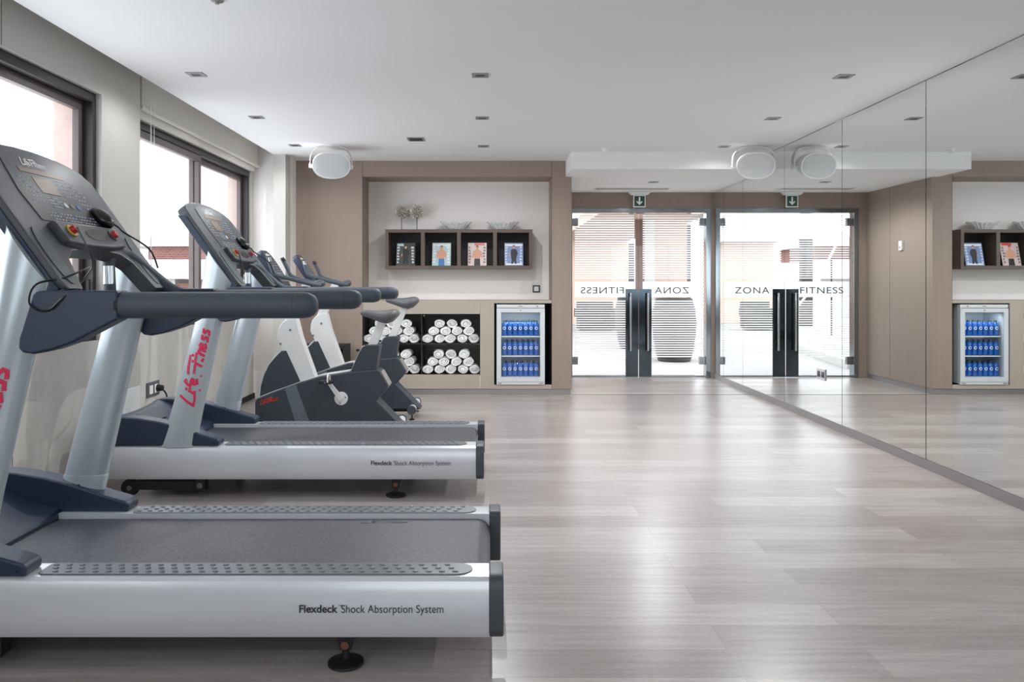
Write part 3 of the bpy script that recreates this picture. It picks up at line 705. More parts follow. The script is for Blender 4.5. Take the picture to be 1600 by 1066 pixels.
# magazine rack
t = thing('magazine_rack', (-.342, YN, 1.595), 'dark brown wall shelf with four square magazine compartments', 'shelf')
hx = .819; dz = .2205; d = -.27; fr = .036
bm = B(); box(bm, -hx, hx, d, -.002, dz-fr, dz); box(bm, -hx, hx, d, -.002, -dz, -dz+fr); box(bm, -hx, -hx+fr, d, -.002, -dz+fr, dz-fr); box(bm, hx-fr, hx, d, -.002, -dz+fr, dz-fr)
obj('frame', bm, M['shelf_wood'], t)
cells = []
inner = 2*(hx-fr); cw = (inner-3*.042)/4
for j in range(3):
    xa = -hx+fr+cw*(j+1)+.042*j
    obj('divider', box(B(), xa, xa+.042, d, -.002, -dz+fr, dz-fr), M['shelf_wood'], t)
obj('back_panel', box(B(), -hx+fr, hx-fr, -.012, -.002, -dz+fr, dz-fr), M['shelf_in'], t)
def magazine(px, cover, label, kind, tiltz=0):
    Y = YN-.2; x = (px-765)/F*Y; z0 = 1.595-dz+fr
    t = thing('magazine', (x, Y, z0+.002), label, 'magazine', 'magazines displayed in the wall rack', tiltz)
    lean = Matrix.Rotation(math.radians(-14), 4, 'X')
    def G(x, y, z): return lean @ Vector((x, y, z))
    def flat(name, pts, y, m, par):
        bm = B(); prism(bm, pts, lambda p, q, u: G(p, u, q), y, y+.0006); return obj(name, bm, M[m], par)
    W, Hh = .105, .265
    bm = B(); prism(bm, [(-W, 0), (W, 0), (W, Hh), (-W, Hh)], lambda p, q, u: G(p, u, q), 0, .006); body = obj('pages', bm, M['paper'], t)
    c = flat('cover', [(-W, 0), (W, 0), (W, Hh), (-W, Hh)], -.0007, cover, t)
    y = -.0014
    bm = B(); rnd = random.Random(int(px))
    for s in (-1, 1):
        for j in range(6):
            zz = .03+j*.034; w0 = rnd.uniform(.022, .04); xx = -W+.008 if s < 0 else W-.008-w0
            for q in range(2): prism(bm, [(xx, zz+q*.012), (xx+w0*rnd.uniform(.6, 1), zz+q*.012), (xx+w0*rnd.uniform(.6, 1), zz+q*.012+.007), (xx, zz+q*.012+.007)], lambda p, q2, u: G(p, u, q2), y, y+.0005)
    obj('cover_lines', bm, M['logo_white'] if cover != 'cover_pink' else M['ink'], c)
    def ell(cx, cz, a, b, n=14): return [(cx+a*math.cos(2*PI*i/n), cz+b*math.sin(2*PI*i/n)) for i in range(n)]
    y2 = -.0021
    if kind == 'top':   # bare chested figure with blue or dark trousers
        flat('figure_torso', [(-.05, .07), (-.055, .12), (-.048, .165), (-.02, .182), (-.012, .19), (.012, .19), (.02, .182), (.048, .165), (.056, .12), (.05, .07), (.036, .11), (.03, .08), (-.03, .08), (-.036, .11)], y2, 'skin', c)
        flat('figure_head', ell(0, .207, .015, .021), y2-.0007, 'skin', c); flat('figure_hair', [(-.016, .21), (-.015, .228), (0, .235), (.015, .228), (.016, .21), (.01, .222), (-.01, .222)], y2-.0014, 'ink', c)
        flat('figure_trousers', [(-.034, 0), (-.031, .08), (.031, .08), (.036, 0)], y2-.0007, 'denim' if cover == 'cover_green' else 'ink', c)
    else:
        flat('figure_shirt', [(-.03, .09), (-.036, .15), (-.03, .185), (-.01, .195), (.01, .195), (.03, .185), (.045, .14), (.03, .1), (.026, .07), (-.026, .07)], y2, 'ink', c)
        flat('figure_head', ell(0, .213, .013, .019), y2-.0007, 'skin', c); flat('figure_hair', [(-.014, .216), (-.012, .233), (0, .238), (.012, .233), (.014, .216), (.008, .226), (-.008, .226)], y2-.0014, 'ink', c)
        flat('figure_legs', [(-.026, .07), (.026, .07), (.03, .02), (.012, .02), (.002, .055), (-.01, .02), (-.03, .02)], y2-.0005, 'ink', c)
        flat('figure_arms', [(-.037, .15), (-.05, .12), (-.045, .1), (-.035, .13)], y2-.0005, 'skin', c)
    if cover == 'cover_green':
        text_mesh('cover_title', "Men'sHealth", .047, lambda a, b: G(-W+.006+a*.83, -.0015, .226+b*1.0), M['logo_white'], c, bold=.002)
    elif cover == 'cover_blue':
        flat('cover_banner', [(-W+.006, .228), (W-.006, .228), (W-.006, .252), (-W+.006, .252)], -.0012, 'logo_white', c)
        flat('cover_footer', [(-W+.012, .008), (W-.012, .008), (W-.012, .026), (-W+.012, .026)], -.0012, 'logo_white', c)
    elif cover == 'cover_pink': flat('cover_banner', [(-W*.3, .235), (W*.8, .235), (W*.8, .262), (-W*.3, .262)], -.0012, 'cover_red', c)
    else: flat('cover_banner', [(-W+.01, .23), (-W*.2, .225), (-W*.25, .258), (-W+.01, .255)], -.0012, 'cover_green', c)
magazine(633.5, 'cover_dark', 'dark magazine with a standing figure in black, far left compartment', 'stand', .02)
magazine(689.5, 'cover_green', 'pale magazine with a bare-chested man in blue jeans, second compartment', 'top', -.03)
magazine(745.5, 'cover_pink', 'pinkish magazine with a flexing bare-chested man, third compartment', 'top', -.02)
magazine(803, 'cover_blue', 'blue magazine with a man in a dark shirt, far right compartment', 'stand', 0)
# ornaments
def ornament(px, label, seed):
    Y = YN-.12; x = (px-765)/F*Y; z0 = 1.595+dz
    t = thing('flower_ornament', (x, Y, z0), label, 'ornament', 'silvery flower ball ornaments on the rack')
    zc = EYE-(331-442)/F*Y-z0
    bm = B(); cyl(bm, (0, 0, .004), (0, 0, zc-.06), .0035, 8); obj('stem', bm, M['black_matte'], t)
    obj('foot', lathe(B(), [(.025, 0), (.025, .003), (.004, .006)], n=16), M['black_matte'], t)
    bm = B(); rnd = random.Random(seed); n = 64
    ellipsoid(bm, (0, 0, zc), (.035, .035, .035), 12, 8)
    for i in range(n):
        zz = 1-2*(i+.5)/n; rr = math.sqrt(1-zz*zz); a = i*2.39996
        dv = Vector((rr*math.cos(a), rr*math.sin(a), zz)); L = rnd.uniform(.070, .094)
        s = dv.orthogonal().normalized(); q = dv.cross(s); c = Vector((0, 0, zc))
        r0 = [c+dv*.036+(s*math.cos(k*PI/2)+q*math.sin(k*PI/2))*.004 for k in range(4)]
        r1 = [c+dv*L*.82+(s*math.cos(k*PI/2)+q*math.sin(k*PI/2))*.013 for k in range(4)]
        r2 = [c+dv*L+(s*math.cos(k*PI/2)+q*math.sin(k*PI/2))*.003 for k in range(4)]
        loft(bm, [r0, r1, r2])
    obj('blossom', bm, M['coral'], t)
ornament(627.5, 'silvery flower ball on a thin black stem, left of the pair', 1)
ornament(651.5, 'silvery flower ball on a thin black stem, right of the pair', 2)
def bowl(px, label):
    Y = YN-.13; t = thing('crystal_bowl', ((px-765)/F*Y, Y, 1.595+dz+.001), label, 'bowl', 'cut glass bowls on the rack')
    bm = B(); n = 40; rings = []
    prof = [(.06, 0), (.09, .006), (.125, .04), (.168, .085), (.174, .092), (.166, .088), (.12, .046), (.085, .014), (.03, .01)]
    for j, (r, z) in enumerate(prof):
        ring = []
        for k in range(n):
            a = 2*PI*k/n; w = 1+(.07 if k % 2 else -.03)*(1 if 0 < j < 6 else 0); e = .012*math.cos(a*8) if j in (3, 4, 5) else 0
            dip = -.018*abs(math.sin(a))**3 if j in (3, 4, 5) else 0
            ring.append((r*w*math.cos(a), r*w*.62*math.sin(a), z+e*.5+dip))
        rings.append(ring)
    loft(bm, rings); obj('bowl_body', bm, M['crystal'], t, ang=10)
bowl(712.5, 'low cut-crystal bowl on the rack beside the flower balls')
bowl(785.5, 'low cut-crystal bowl on the right end of the rack')
t = thing('wall_socket', ((838-765)/F*YN, YN-.001, EYE-(451.5-442)/F*YN), 'white socket in a black square frame above the fridge', 'socket')
obj('frame', box(B(), -.042, .042, -.009, 0, -.042, .042), M['black'], t, bevel=.002)
obj('outlet', box(B(), -.026, .026, -.012, -.009, -.026, .026), M['white_plastic'], t, bevel=.002)
# thermostat on the hall side wall (seen in the mirror)
t = thing('thermostat', (.893, 9.36, 1.655), 'small white wall thermostat seen in the mirror', 'thermostat')
obj('housing', box(B(), 0, .028, -.035, .035, -.055, .055), M['white_plastic'], t, bevel=.005)
obj('dial', cyl(B(), (.028, 0, -.02), (.033, 0, -.02), .012, 16), M['lamp_rim'], t)
# black side unit behind the bikes
t = thing('black_cube_unit', (-1.735, 8.50, 0), 'black open cube unit with papers behind the bikes', 'shelf unit')
bm = B(); box(bm, -.23, .23, -.16, .16, .53, .565); box(bm, -.23, -.205, -.16, .16, 0, .53); box(bm, .205, .23, -.16, .16, 0, .53); box(bm, -.205, .205, .14, .16, .02, .53); box(bm, -.205, .205, -.16, .14, .02, .05)
obj('carcass', bm, M['black_matte'], t)
obj('shelf', box(B(), -.205, .205, -.15, .14, .28, .30), M['black_matte'], t)
for i in range(7):
    x = .06+i*.019
    tag(obj('magazine', box(B(), -1.735+x, -1.735+x+.012, 8.36, 8.56, .302, .302+.16+.01*(i % 3)), [M['cover_dark'], M['cover_blue'], M['paper'], M['cover_pink']][i % 4]),
        f'upright magazine, {["first","second","third","fourth","fifth","sixth","seventh"][i]} from the left in the black cube unit', 'magazine', 'magazines in the black cube unit')

# ---------------------------------------------------------------- treadmills
def treadmill(Xr, Yn, label, loop):
    root = thing('treadmill', (Xr-1.07, Yn+.42, 0), label, 'treadmill', 'treadmills along the window wall')
    def L(u, v, z): return Vector((1.07-u, v-.42, z))
    V0, V1 = 0, .84
    # side rails
    prof = [(.014, .106), (.003, .125), (-.003, .19), (.0, .255), (.010, .283), (.024, .293), (.040, .295), (.138, .295), (.138, .106)]
    for s in (0, 1):
        f = (lambda p: p) if s == 0 else (lambda p: .84-p)
        bm = B(); prism(bm, prof, lambda p, q, u: L(u, f(p), q), .035, 2.17); sr = obj('side_rail', bm, M['silver'], root, ang=25)
        # ribbed foot pad
        bm = B(); pad = []
        va, vb = .032, .132
        for k in range(7): a = PI/2*k/6; pad.append((.075+.04*(1-math.sin(a)), va+.04*(1-math.cos(a))))
        pad = [(.095+.05*(1-math.sin(PI*k/12)), (va+vb)/2-(vb-va)/2*math.cos(PI*k/12)) for k in range(13)]
        pad += [(1.46, vb), (1.475, vb-.012), (1.475, va+.012), (1.46, va)]
        prism(bm, pad, lambda p, q, u: L(p, f(q), u), .2945, .2985)
        for i in range(31):
            for j in range(3):
                c = L(.15+i*.0425+(j % 3)*.014, f(va+.02+j*.03), .2985)
                n = 8
                rg = [[c+Vector((a*r*math.cos(2*PI*k/n), r*.75*math.sin(2*PI*k/n), h)) for k in range(n)] for r, h, a in ((.0095, 0, 1.1), (.0075, .003, 1.1), (.003, .0042, 1.1))]
                loft(bm, rg)
        obj('foot_pad', bm, M['pad'], sr)
        if s == 0:
            yv = lambda z: -.0048
            text_mesh('rail_lettering', 'Flexdeck', .0335, lambda a, b: L(.636-a, -.0048, .191+b), M['text_dark'], sr, bold=.0008)
            text_mesh('rail_lettering', '\u2122', .013, lambda a, b: L(.513-a, -.0048, .206+b), M['text_dark'], sr)
            text_mesh('rail_lettering', 'Shock Absorption System', .0350, lambda a, b: L(.504-a*.88, -.0048, .190+b), M['text_dark'], sr)
        bm = B(); pr = [(.010, .108), (-.006, .13), (-.009, .19), (-.006, .265), (.008, .292), (.03, .304), (.13, .304), (.142, .292), (.142, .108)]
        prism(bm, pr, lambda p, q, u: L(u, f(p), q), -.004, .042); obj('end_cap', bm, M['cap'], root, bevel=.006)
    # deck and belt
    obj('deck', box(B(), 1.07-2.1, 1.07-.075, .142-.42, .698-.42, .15, .262), M['black_matte'], root)
    bm = B(); arc = [PI*k/8 for k in range(9)]
    pf = [(1.85, .276)]+[(.085-.047*math.sin(a), .229+.047*math.cos(a)) for a in arc]+[(.10, .182)]
    inner = [(.10, .188)]+[(.085-.041*math.sin(a), .229+.041*math.cos(a)) for a in arc[::-1]]+[(1.85, .270)]
    full = pf+inner
    A = [bm.verts.new(L(p, .146, q)) for p, q in full]; Bv = [bm.verts.new(L(p, .694, q)) for p, q in full]; n = len(full)
    for i in range(n): bm.faces.new((A[i], A[(i+1) % n], Bv[(i+1) % n], Bv[i]))
    m2 = len(pf)
    for i in range(m2-1):
        for Q in (A, Bv): bm.faces.new((Q[i], Q[i+1], Q[n-2-i], Q[n-1-i]) if Q is A else (Q[i+1], Q[i], Q[n-1-i], Q[n-2-i]))
    belt = obj('running_belt', bm, M['belt'], root)
    logo('belt_mark', lambda x, y: L(.55-x*.042, .64+y*.03-.0, .2768), M['pad'], belt, .16)
    # hood
    hp = [(1.765, .27), (1.765, .288), (1.775, .296), (1.86, .312), (1.95, .35), (2.02, .392), (2.08, .424), (2.13, .436), (2.165, .43), (2.185, .40), (2.19, .27)]
    bm = B(); rings = []
    for v, ex in ((.108, .016), (.16, .008), (.25, 0), (.42, -.004), (.59, 0), (.68, .008), (.732, .016)):
        rings.append([L(p, v, q+(ex if q > .29 else 0)) for p, q in hp])
    loft(bm, rings); hood = obj('motor_hood', bm, M['navy'], root, ang=30)
    bm = B(); prism(bm, [(.26, 2.075), (.58, 2.075), (.5, 1.99), (.34, 1.99)], lambda p, q, u: L(q, p, (.392+(q-2.02)*.62)+u), .002, .010); obj('hood_inset', bm, M['cap'], hood)
    lp = [(1.5, .294), (1.497, .327), (1.515, .338), (1.6, .362), (1.72, .402), (1.84, .433), (1.96, .453), (2.08, .461), (2.15, .455), (2.185, .43), (2.19, .294)]
    for s, (a, b) in enumerate(((.012, .112), (.728, .828))):
        bm = B(); prism(bm, lp, lambda p, q, u: L(p, u, q), a, b); sc = obj('side_cover', bm, M['navy'], root, bevel=.010, seg=3)
        obj('screw', cyl(B(), L(1.525, a+.002, .312), L(1.525, a-.002, .312), .004, 10), M['black_matte'], sc)
    # uprights
    def ell(u0, v0, z, a, b, n=32):
        return [L(u0+a*math.cos(2*PI*k/n), v0+b*math.sin(2*PI*k/n), z) for k in range(n)]
    ax = lambda z: 1.735-.245*(z-.294)
    for s, vc in enumerate((.041, .797)):
        zz = [.288, .32, .4, .55, .8, 1.05, 1.24] if s == 0 else [.30, .4, .55, .8, 1.05, 1.24]
        aa = {.288: .108, .32: .104, .3: .092, .4: .094 if s == 0 else .088, .55: .087, .8: .082, 1.05: .078, 1.24: .075}
        topr = []
        for k in range(32):
            u_ = ax(1.27)+.075*math.cos(2*PI*k/32); topr.append(L(u_, vc+.046*math.sin(2*PI*k/32), min(1.43, max(1.19, 1.185+(u_-1.405)*1.389))))
        bm = B(); loft(bm, [ell(ax(z), vc, z, aa[z], .046) for z in zz[:-1]]+[topr]); up = obj('upright', bm, M['silver_up'], root, ang=60)
        if s == 0:
            d = Vector((.245, 1)).normalized()  # (rear, up)
            def mp(x, y):
                t = x*.098; h = (y-.5)*.085
                z = .535+t*d.y+h*d.x*-1*-1*0 + h*(-d.x)*-1*0
                # along axis + across (letters' top point towards the front)
                u = ax(.535)-t*d.x + h*d.y*1.0
                z = .535+t*d.y + h*d.x
                az = .087-(z-.55)*.02 if z > .55 else .094-(z-.4)*.0467
                e = (u-ax(z))/az; e = max(-.95, min(.95, e))
                return L(u, vc-.046*math.sqrt(1-e*e)-.0028, z)
            logo('upright_logo', mp, M['logo_red'], up, .15)
        else:
            bm = B(); loft(bm, [ell(ax(z), vc, z, a, .049) for z, a in ((.315, .093), (.43, .0905), (.434, .088))]); cl = obj('collar', bm, M['silver_up'], up, ang=60)
            obj('bolt_hole', cyl(B(), L(ax(.40), vc-.0485, .395), L(ax(.40), vc-.0508, .395), .007, 12), M['black_matte'], cl)
    # handrails
    for s, vc in enumerate((0.0, .86)):
        q = 0 if s == 0 else 1
        prf = [(.0415, 1.19), (.0415, .648), (.0408, .6475), (.0415, .647), (.0415, .622), (.0385, .603), (.031, .588), (.02, .5795), (.006, .5765)]
        hr = obj('handrail', loft(B(), [[L(u, vc+r*math.cos(2*PI*k/24), 1.15+r*math.sin(2*PI*k/24)) for k in range(24)] for r, u in prf[:2]]), M['grip'], root)
        obj('rail_cap', loft(B(), [[L(u, vc+r*math.cos(2*PI*k/24), 1.15+r*math.sin(2*PI*k/24)) for k in range(24)] for r, u in prf[2:]]), M['grip'], hr)
        bp = [(1.186, 1.196), (1.186, 1.106), (1.21, 1.094), (1.265, 1.065), (1.325, 1.034), (1.39, 1.012), (1.444, 1.0), (1.478, 1.004), (1.492, 1.02), (1.49, 1.05), (1.448, 1.184), (1.435, 1.194), (1.41, 1.1965)]
        bm = B(); prism(bm, bp, lambda p, qq, u: L(p, vc+u, qq), -.040, .044); obj('rail_bracket', bm, M['navy'], root, bevel=.014, seg=3)
        obj('rail_joint', loft(B(), [[L(u, vc+.0425*math.cos(2*PI*k/24), 1.15+.0425*math.sin(2*PI*k/24)) for k in range(24)] for u in (1.196, 1.186)]), M['black_matte'], hr)
    # console
    du, dz_ = .36/.616, .50/.616
    def C(v, w_, h):   # v across from centre, w_ up the slope, h out of the face
        return L(1.405+w_*du-h*dz_, .42+v, 1.19+w_*dz_+h*du)
    half = [(.375, -.01), (.392, .03), (.395, .45), (.385, .52), (.345, .565), (.27, .592), (.16, .61), (.06, .618)]
    inn = [(.24, .0), (.222, .05), (.205, .115), (.16, .15), (.08, .162)]
    out = [(-a, b) for a, b in inn]+[(a, b) for a, b in inn[::-1]]
    out = [(-.285, -.01), (-.262, .05), (-.235, .115), (-.18, .15), (-.08, .162), (.08, .162), (.18, .15), (.235, .115), (.262, .05), (.285, -.01)]
    out += [(a, b) for a, b in half]+[(-a, b) for a, b in half[::-1]]
    bm = B(); prism(bm, out, lambda p, q, u: C(p, q, u), -.03, .03)
    con = obj('console', bm, M['console'], root, bevel=.008, seg=2)
    # navy side strips along the flanks
    for s in (-1, 1):
        bm = B(); prism(bm, [(-.028, .012), (.010, .004), (.010, .50), (-.028, .53)], lambda p, q, u: C(s*u, q, p), .3935, .400); obj('side_trim', bm, M['navy'], con, bevel=.003)
        bm = B(); prism(bm, [(.332+.036*math.cos(2*PI*k/24), .125+.115*math.sin(2*PI*k/24)) for k in range(24)], lambda p, q, u: C(s*p, q, u), .029, .0335); ch = obj('cup_pocket', bm, M['pocket'], con, bevel=.0015)
    pan = [(-.235, .275), (.235, .275), (.25, .40), (.215, .555), (.10, .588), (-.10, .588), (-.215, .555), (-.25, .40)]
    bm = B(); prism(bm, pan, lambda p, q, u: C(p, q, u), .029, .0325); dp = obj('display_panel', bm, M['panel'], con, bevel=.0015)
    def plate(name, pts, h0, h1, m, par=dp):
        bm = B(); prism(bm, pts, lambda p, q, u: C(p, q, u), h0, h1); return obj(name, bm, M[m], par)
    plate('led_bar', [(-.15, .492), (.135, .492), (.135, .514), (-.15, .514)], .0325, .0337, 'led')
    plate('lcd_screen', [(-.10, .405), (.02, .405), (.02, .475), (-.10, .475)], .0325, .0337, 'lcd')
    logo('console_logo', lambda x, y: C(-.10+x*.036, .528+y*.034, .0334), M['logo_white'], dp, .19)
    bm = B(); bm2 = B()
    for gx_, gy_, nx, ny, px_, py_, w_, h_ in ((-.205, .36, 4, 6, .022, .02, .007, .005), (.045, .405, 5, 5, .019, .018, .008, .003), (.145, .36, 4, 7, .02, .02, .008, .005), (-.095, .345, 6, 4, .014, .013, .010, .003), (-.16, .285, 16, 3, .0205, .014, .010, .0035)):
        for i in range(nx):
            for j in range(ny):
                x = gx_+i*px_; y = gy_+j*py_
                prism(bm2 if (i+j) % 5 == 0 else bm, [(x, y), (x+w_, y), (x+w_, y+h_), (x, y+h_)], lambda p, q, u: C(p, q, u), .0325, .0334)
    obj('keypad', bm, M['key'], dp); obj('keypad_marks', bm2, M['key_blue'], dp)
    for x, mm in ((.005, 'key'), (.05, 'lcd'), (.095, 'key_blue')):
        plate('round_button', [(x+.012*math.cos(2*PI*k/14), .36+.012*math.sin(2*PI*k/14)) for k in range(14)], .0325, .0345, mm)
    # tray below the panel
    bm = B(); prism(bm, [(-.215, .172), (-.10, .160), (.10, .160), (.215, .172), (.225, .262), (-.225, .262)], lambda p, q, u: C(p, q, u), .022, .056); tr = obj('accessory_tray', bm, M['console'], con, bevel=.010, seg=3)
    plate('tray_slot', [(.02+.075*math.cos(2*PI*k/20), .212+.027*math.sin(2*PI*k/20)) for k in range(20)], .0555, .0572, 'black', tr)
    for x in (-.15, .150):
        plate('stop_ring', [(x+.024*math.cos(2*PI*k/18), .218+.024*math.sin(2*PI*k/18)) for k in range(18)], .0555, .060, 'yellow' if x < 0 else 'cap', tr)
        bm = B(); c = C(x, .218, .052); nrm = (C(x, .222, 1)-C(x, .222, 0)).normalized(); cyl(bm, c, c+nrm*.024, .0165, 18, .014); obj('stop_button', bm, M['red'], tr, bevel=.003)
    # receiver block with cable on the right of the panel
    c = C(.20, .315, .045); rot = Matrix.Rotation(math.radians(38), 3, 'Y')
    rc = obj('cable_holder', ellipsoid(B(), c, (.055, .036, .03), rot=rot), M['black'], con)
    tube(bm := B(), [c, c+Vector((.05, .02, -.03)), C(.27, .24, .06), C(.31, .14, .09), C(.32, .06, .07)], .0035, 8, smooth=5); obj('cable', bm, M['black'], rc)
    # pulse grip rising from the far rail
    gp = [L(1.30, .85, 1.165), L(1.37, .82, 1.20), L(1.44, .76, 1.275), L(1.475, .69, 1.325), L(1.500, .63, 1.335), L(1.512, .595, 1.305), L(1.510, .59, 1.25), L(1.507, .59, 1.185)]
    g = obj('pulse_grip', tube(B(), gp, .023, 14, smooth=5), M['grip'], root)
    obj('pulse_sensor', tube(B(), [L(1.508, .583, 1.285), L(1.506, .582, 1.215)], .0205, 14), M['steel'], g)
    obj('grip_end', tube(B(), [L(1.507, .59, 1.19), L(1.507, .59, 1.178)], .025, 14), M['black'], g)
    # safety cord
    if loop:
        a = C(-.15, .218, .078)
        pts = [a, L(1.42, .28, 1.30), L(1.405, .22, 1.25), L(1.40, .12, 1.205), L(1.40, .03, 1.199), L(1.33, 0, 1.2), L(1.32, -.01, 1.198), L(1.35, -.043, 1.175), L(1.385, -.047, 1.14), L(1.42, -.047, 1.135), L(1.452, -.047, 1.16), L(1.44, -.03, 1.215), L(1.40, .05, 1.235), L(1.375, .12, 1.26), L(1.40, .22, 1.275)]
    else:
        a = C(-.15, .218, .078); pts = [a, L(1.44, .28, 1.29), L(1.43, .22, 1.24), L(1.43, .1, 1.22)]
    obj('safety_cord', tube(B(), pts, .0032, 8, smooth=6), M['black'], root)
    # feet
    for v in (.06, .78):
        bm = B(); prism(bm, [(.44, .108), (.56, .108), (.525, .09), (.518, .05), (.482, .05), (.475, .09)], lambda p, q, u: L(p, v+u, q), -.015, .015)
        ft = obj('levelling_foot', bm, M['black_matte'], root, bevel=.002)
        bm = B(); lathe(bm, [(.012, .012), (.012, .056)], L(.50, v, 0), 12); lathe(bm, [(.054, 0), (.058, .004), (.057, .010), (.03, .016), (.014, .02)], L(.50, v, 0), 28); obj('foot_pad_disc', bm, M['rubber'], ft)
        obj('foot_bolt', cyl(B(), L(.50, v-.015, .068), L(.50, v-.022, .068), .013, 14), M['copper'], ft)
        bm = B(); prism(bm, [(1.585, .106), (1.64, .106), (1.64, .035), (1.63, .028), (1.585, .034)], lambda p, q, u: L(p, v+u, q), -.03, .03); lb = obj('lift_bracket', bm, M['black_matte'], root, bevel=.003)
        bm = B(); lathe(bm, [(.017, 0), (.017, -.004), (.009, -.005), (.009, -.002)], L(1.613, v-.03, .066), 14, axis='y'); obj('bracket_bolt', bm, M['pad'], lb)
        bm = B(); box(bm, 1.07-1.99, 1.07-1.64, v-.02-.42, v+.02-.42, .038, .09); obj('lift_arm', bm, M['rubber'], root, bevel=.004)
        bm = B(); lathe(bm, [(.03, -.018), (.046, -.018), (.049, -.012), (.049, .012), (.046, .018), (.03, .018)], L(2.02, v, .049), 28, axis='y'); wh = obj('wheel', bm, M['rubber'], root)
        bm = B(); lathe(bm, [(.014, -.022), (.014, -.018)], L(2.02, v, .049), 12, axis='y'); obj('axle_cap', bm, M['pad'], wh)
    return root
treadmill(.04, 2.50, 'silver and navy treadmill nearest the camera, cut by the left edge', True)
treadmill(-.036, 4.52, 'silver and navy treadmill behind the nearest one, red script on its post', False)

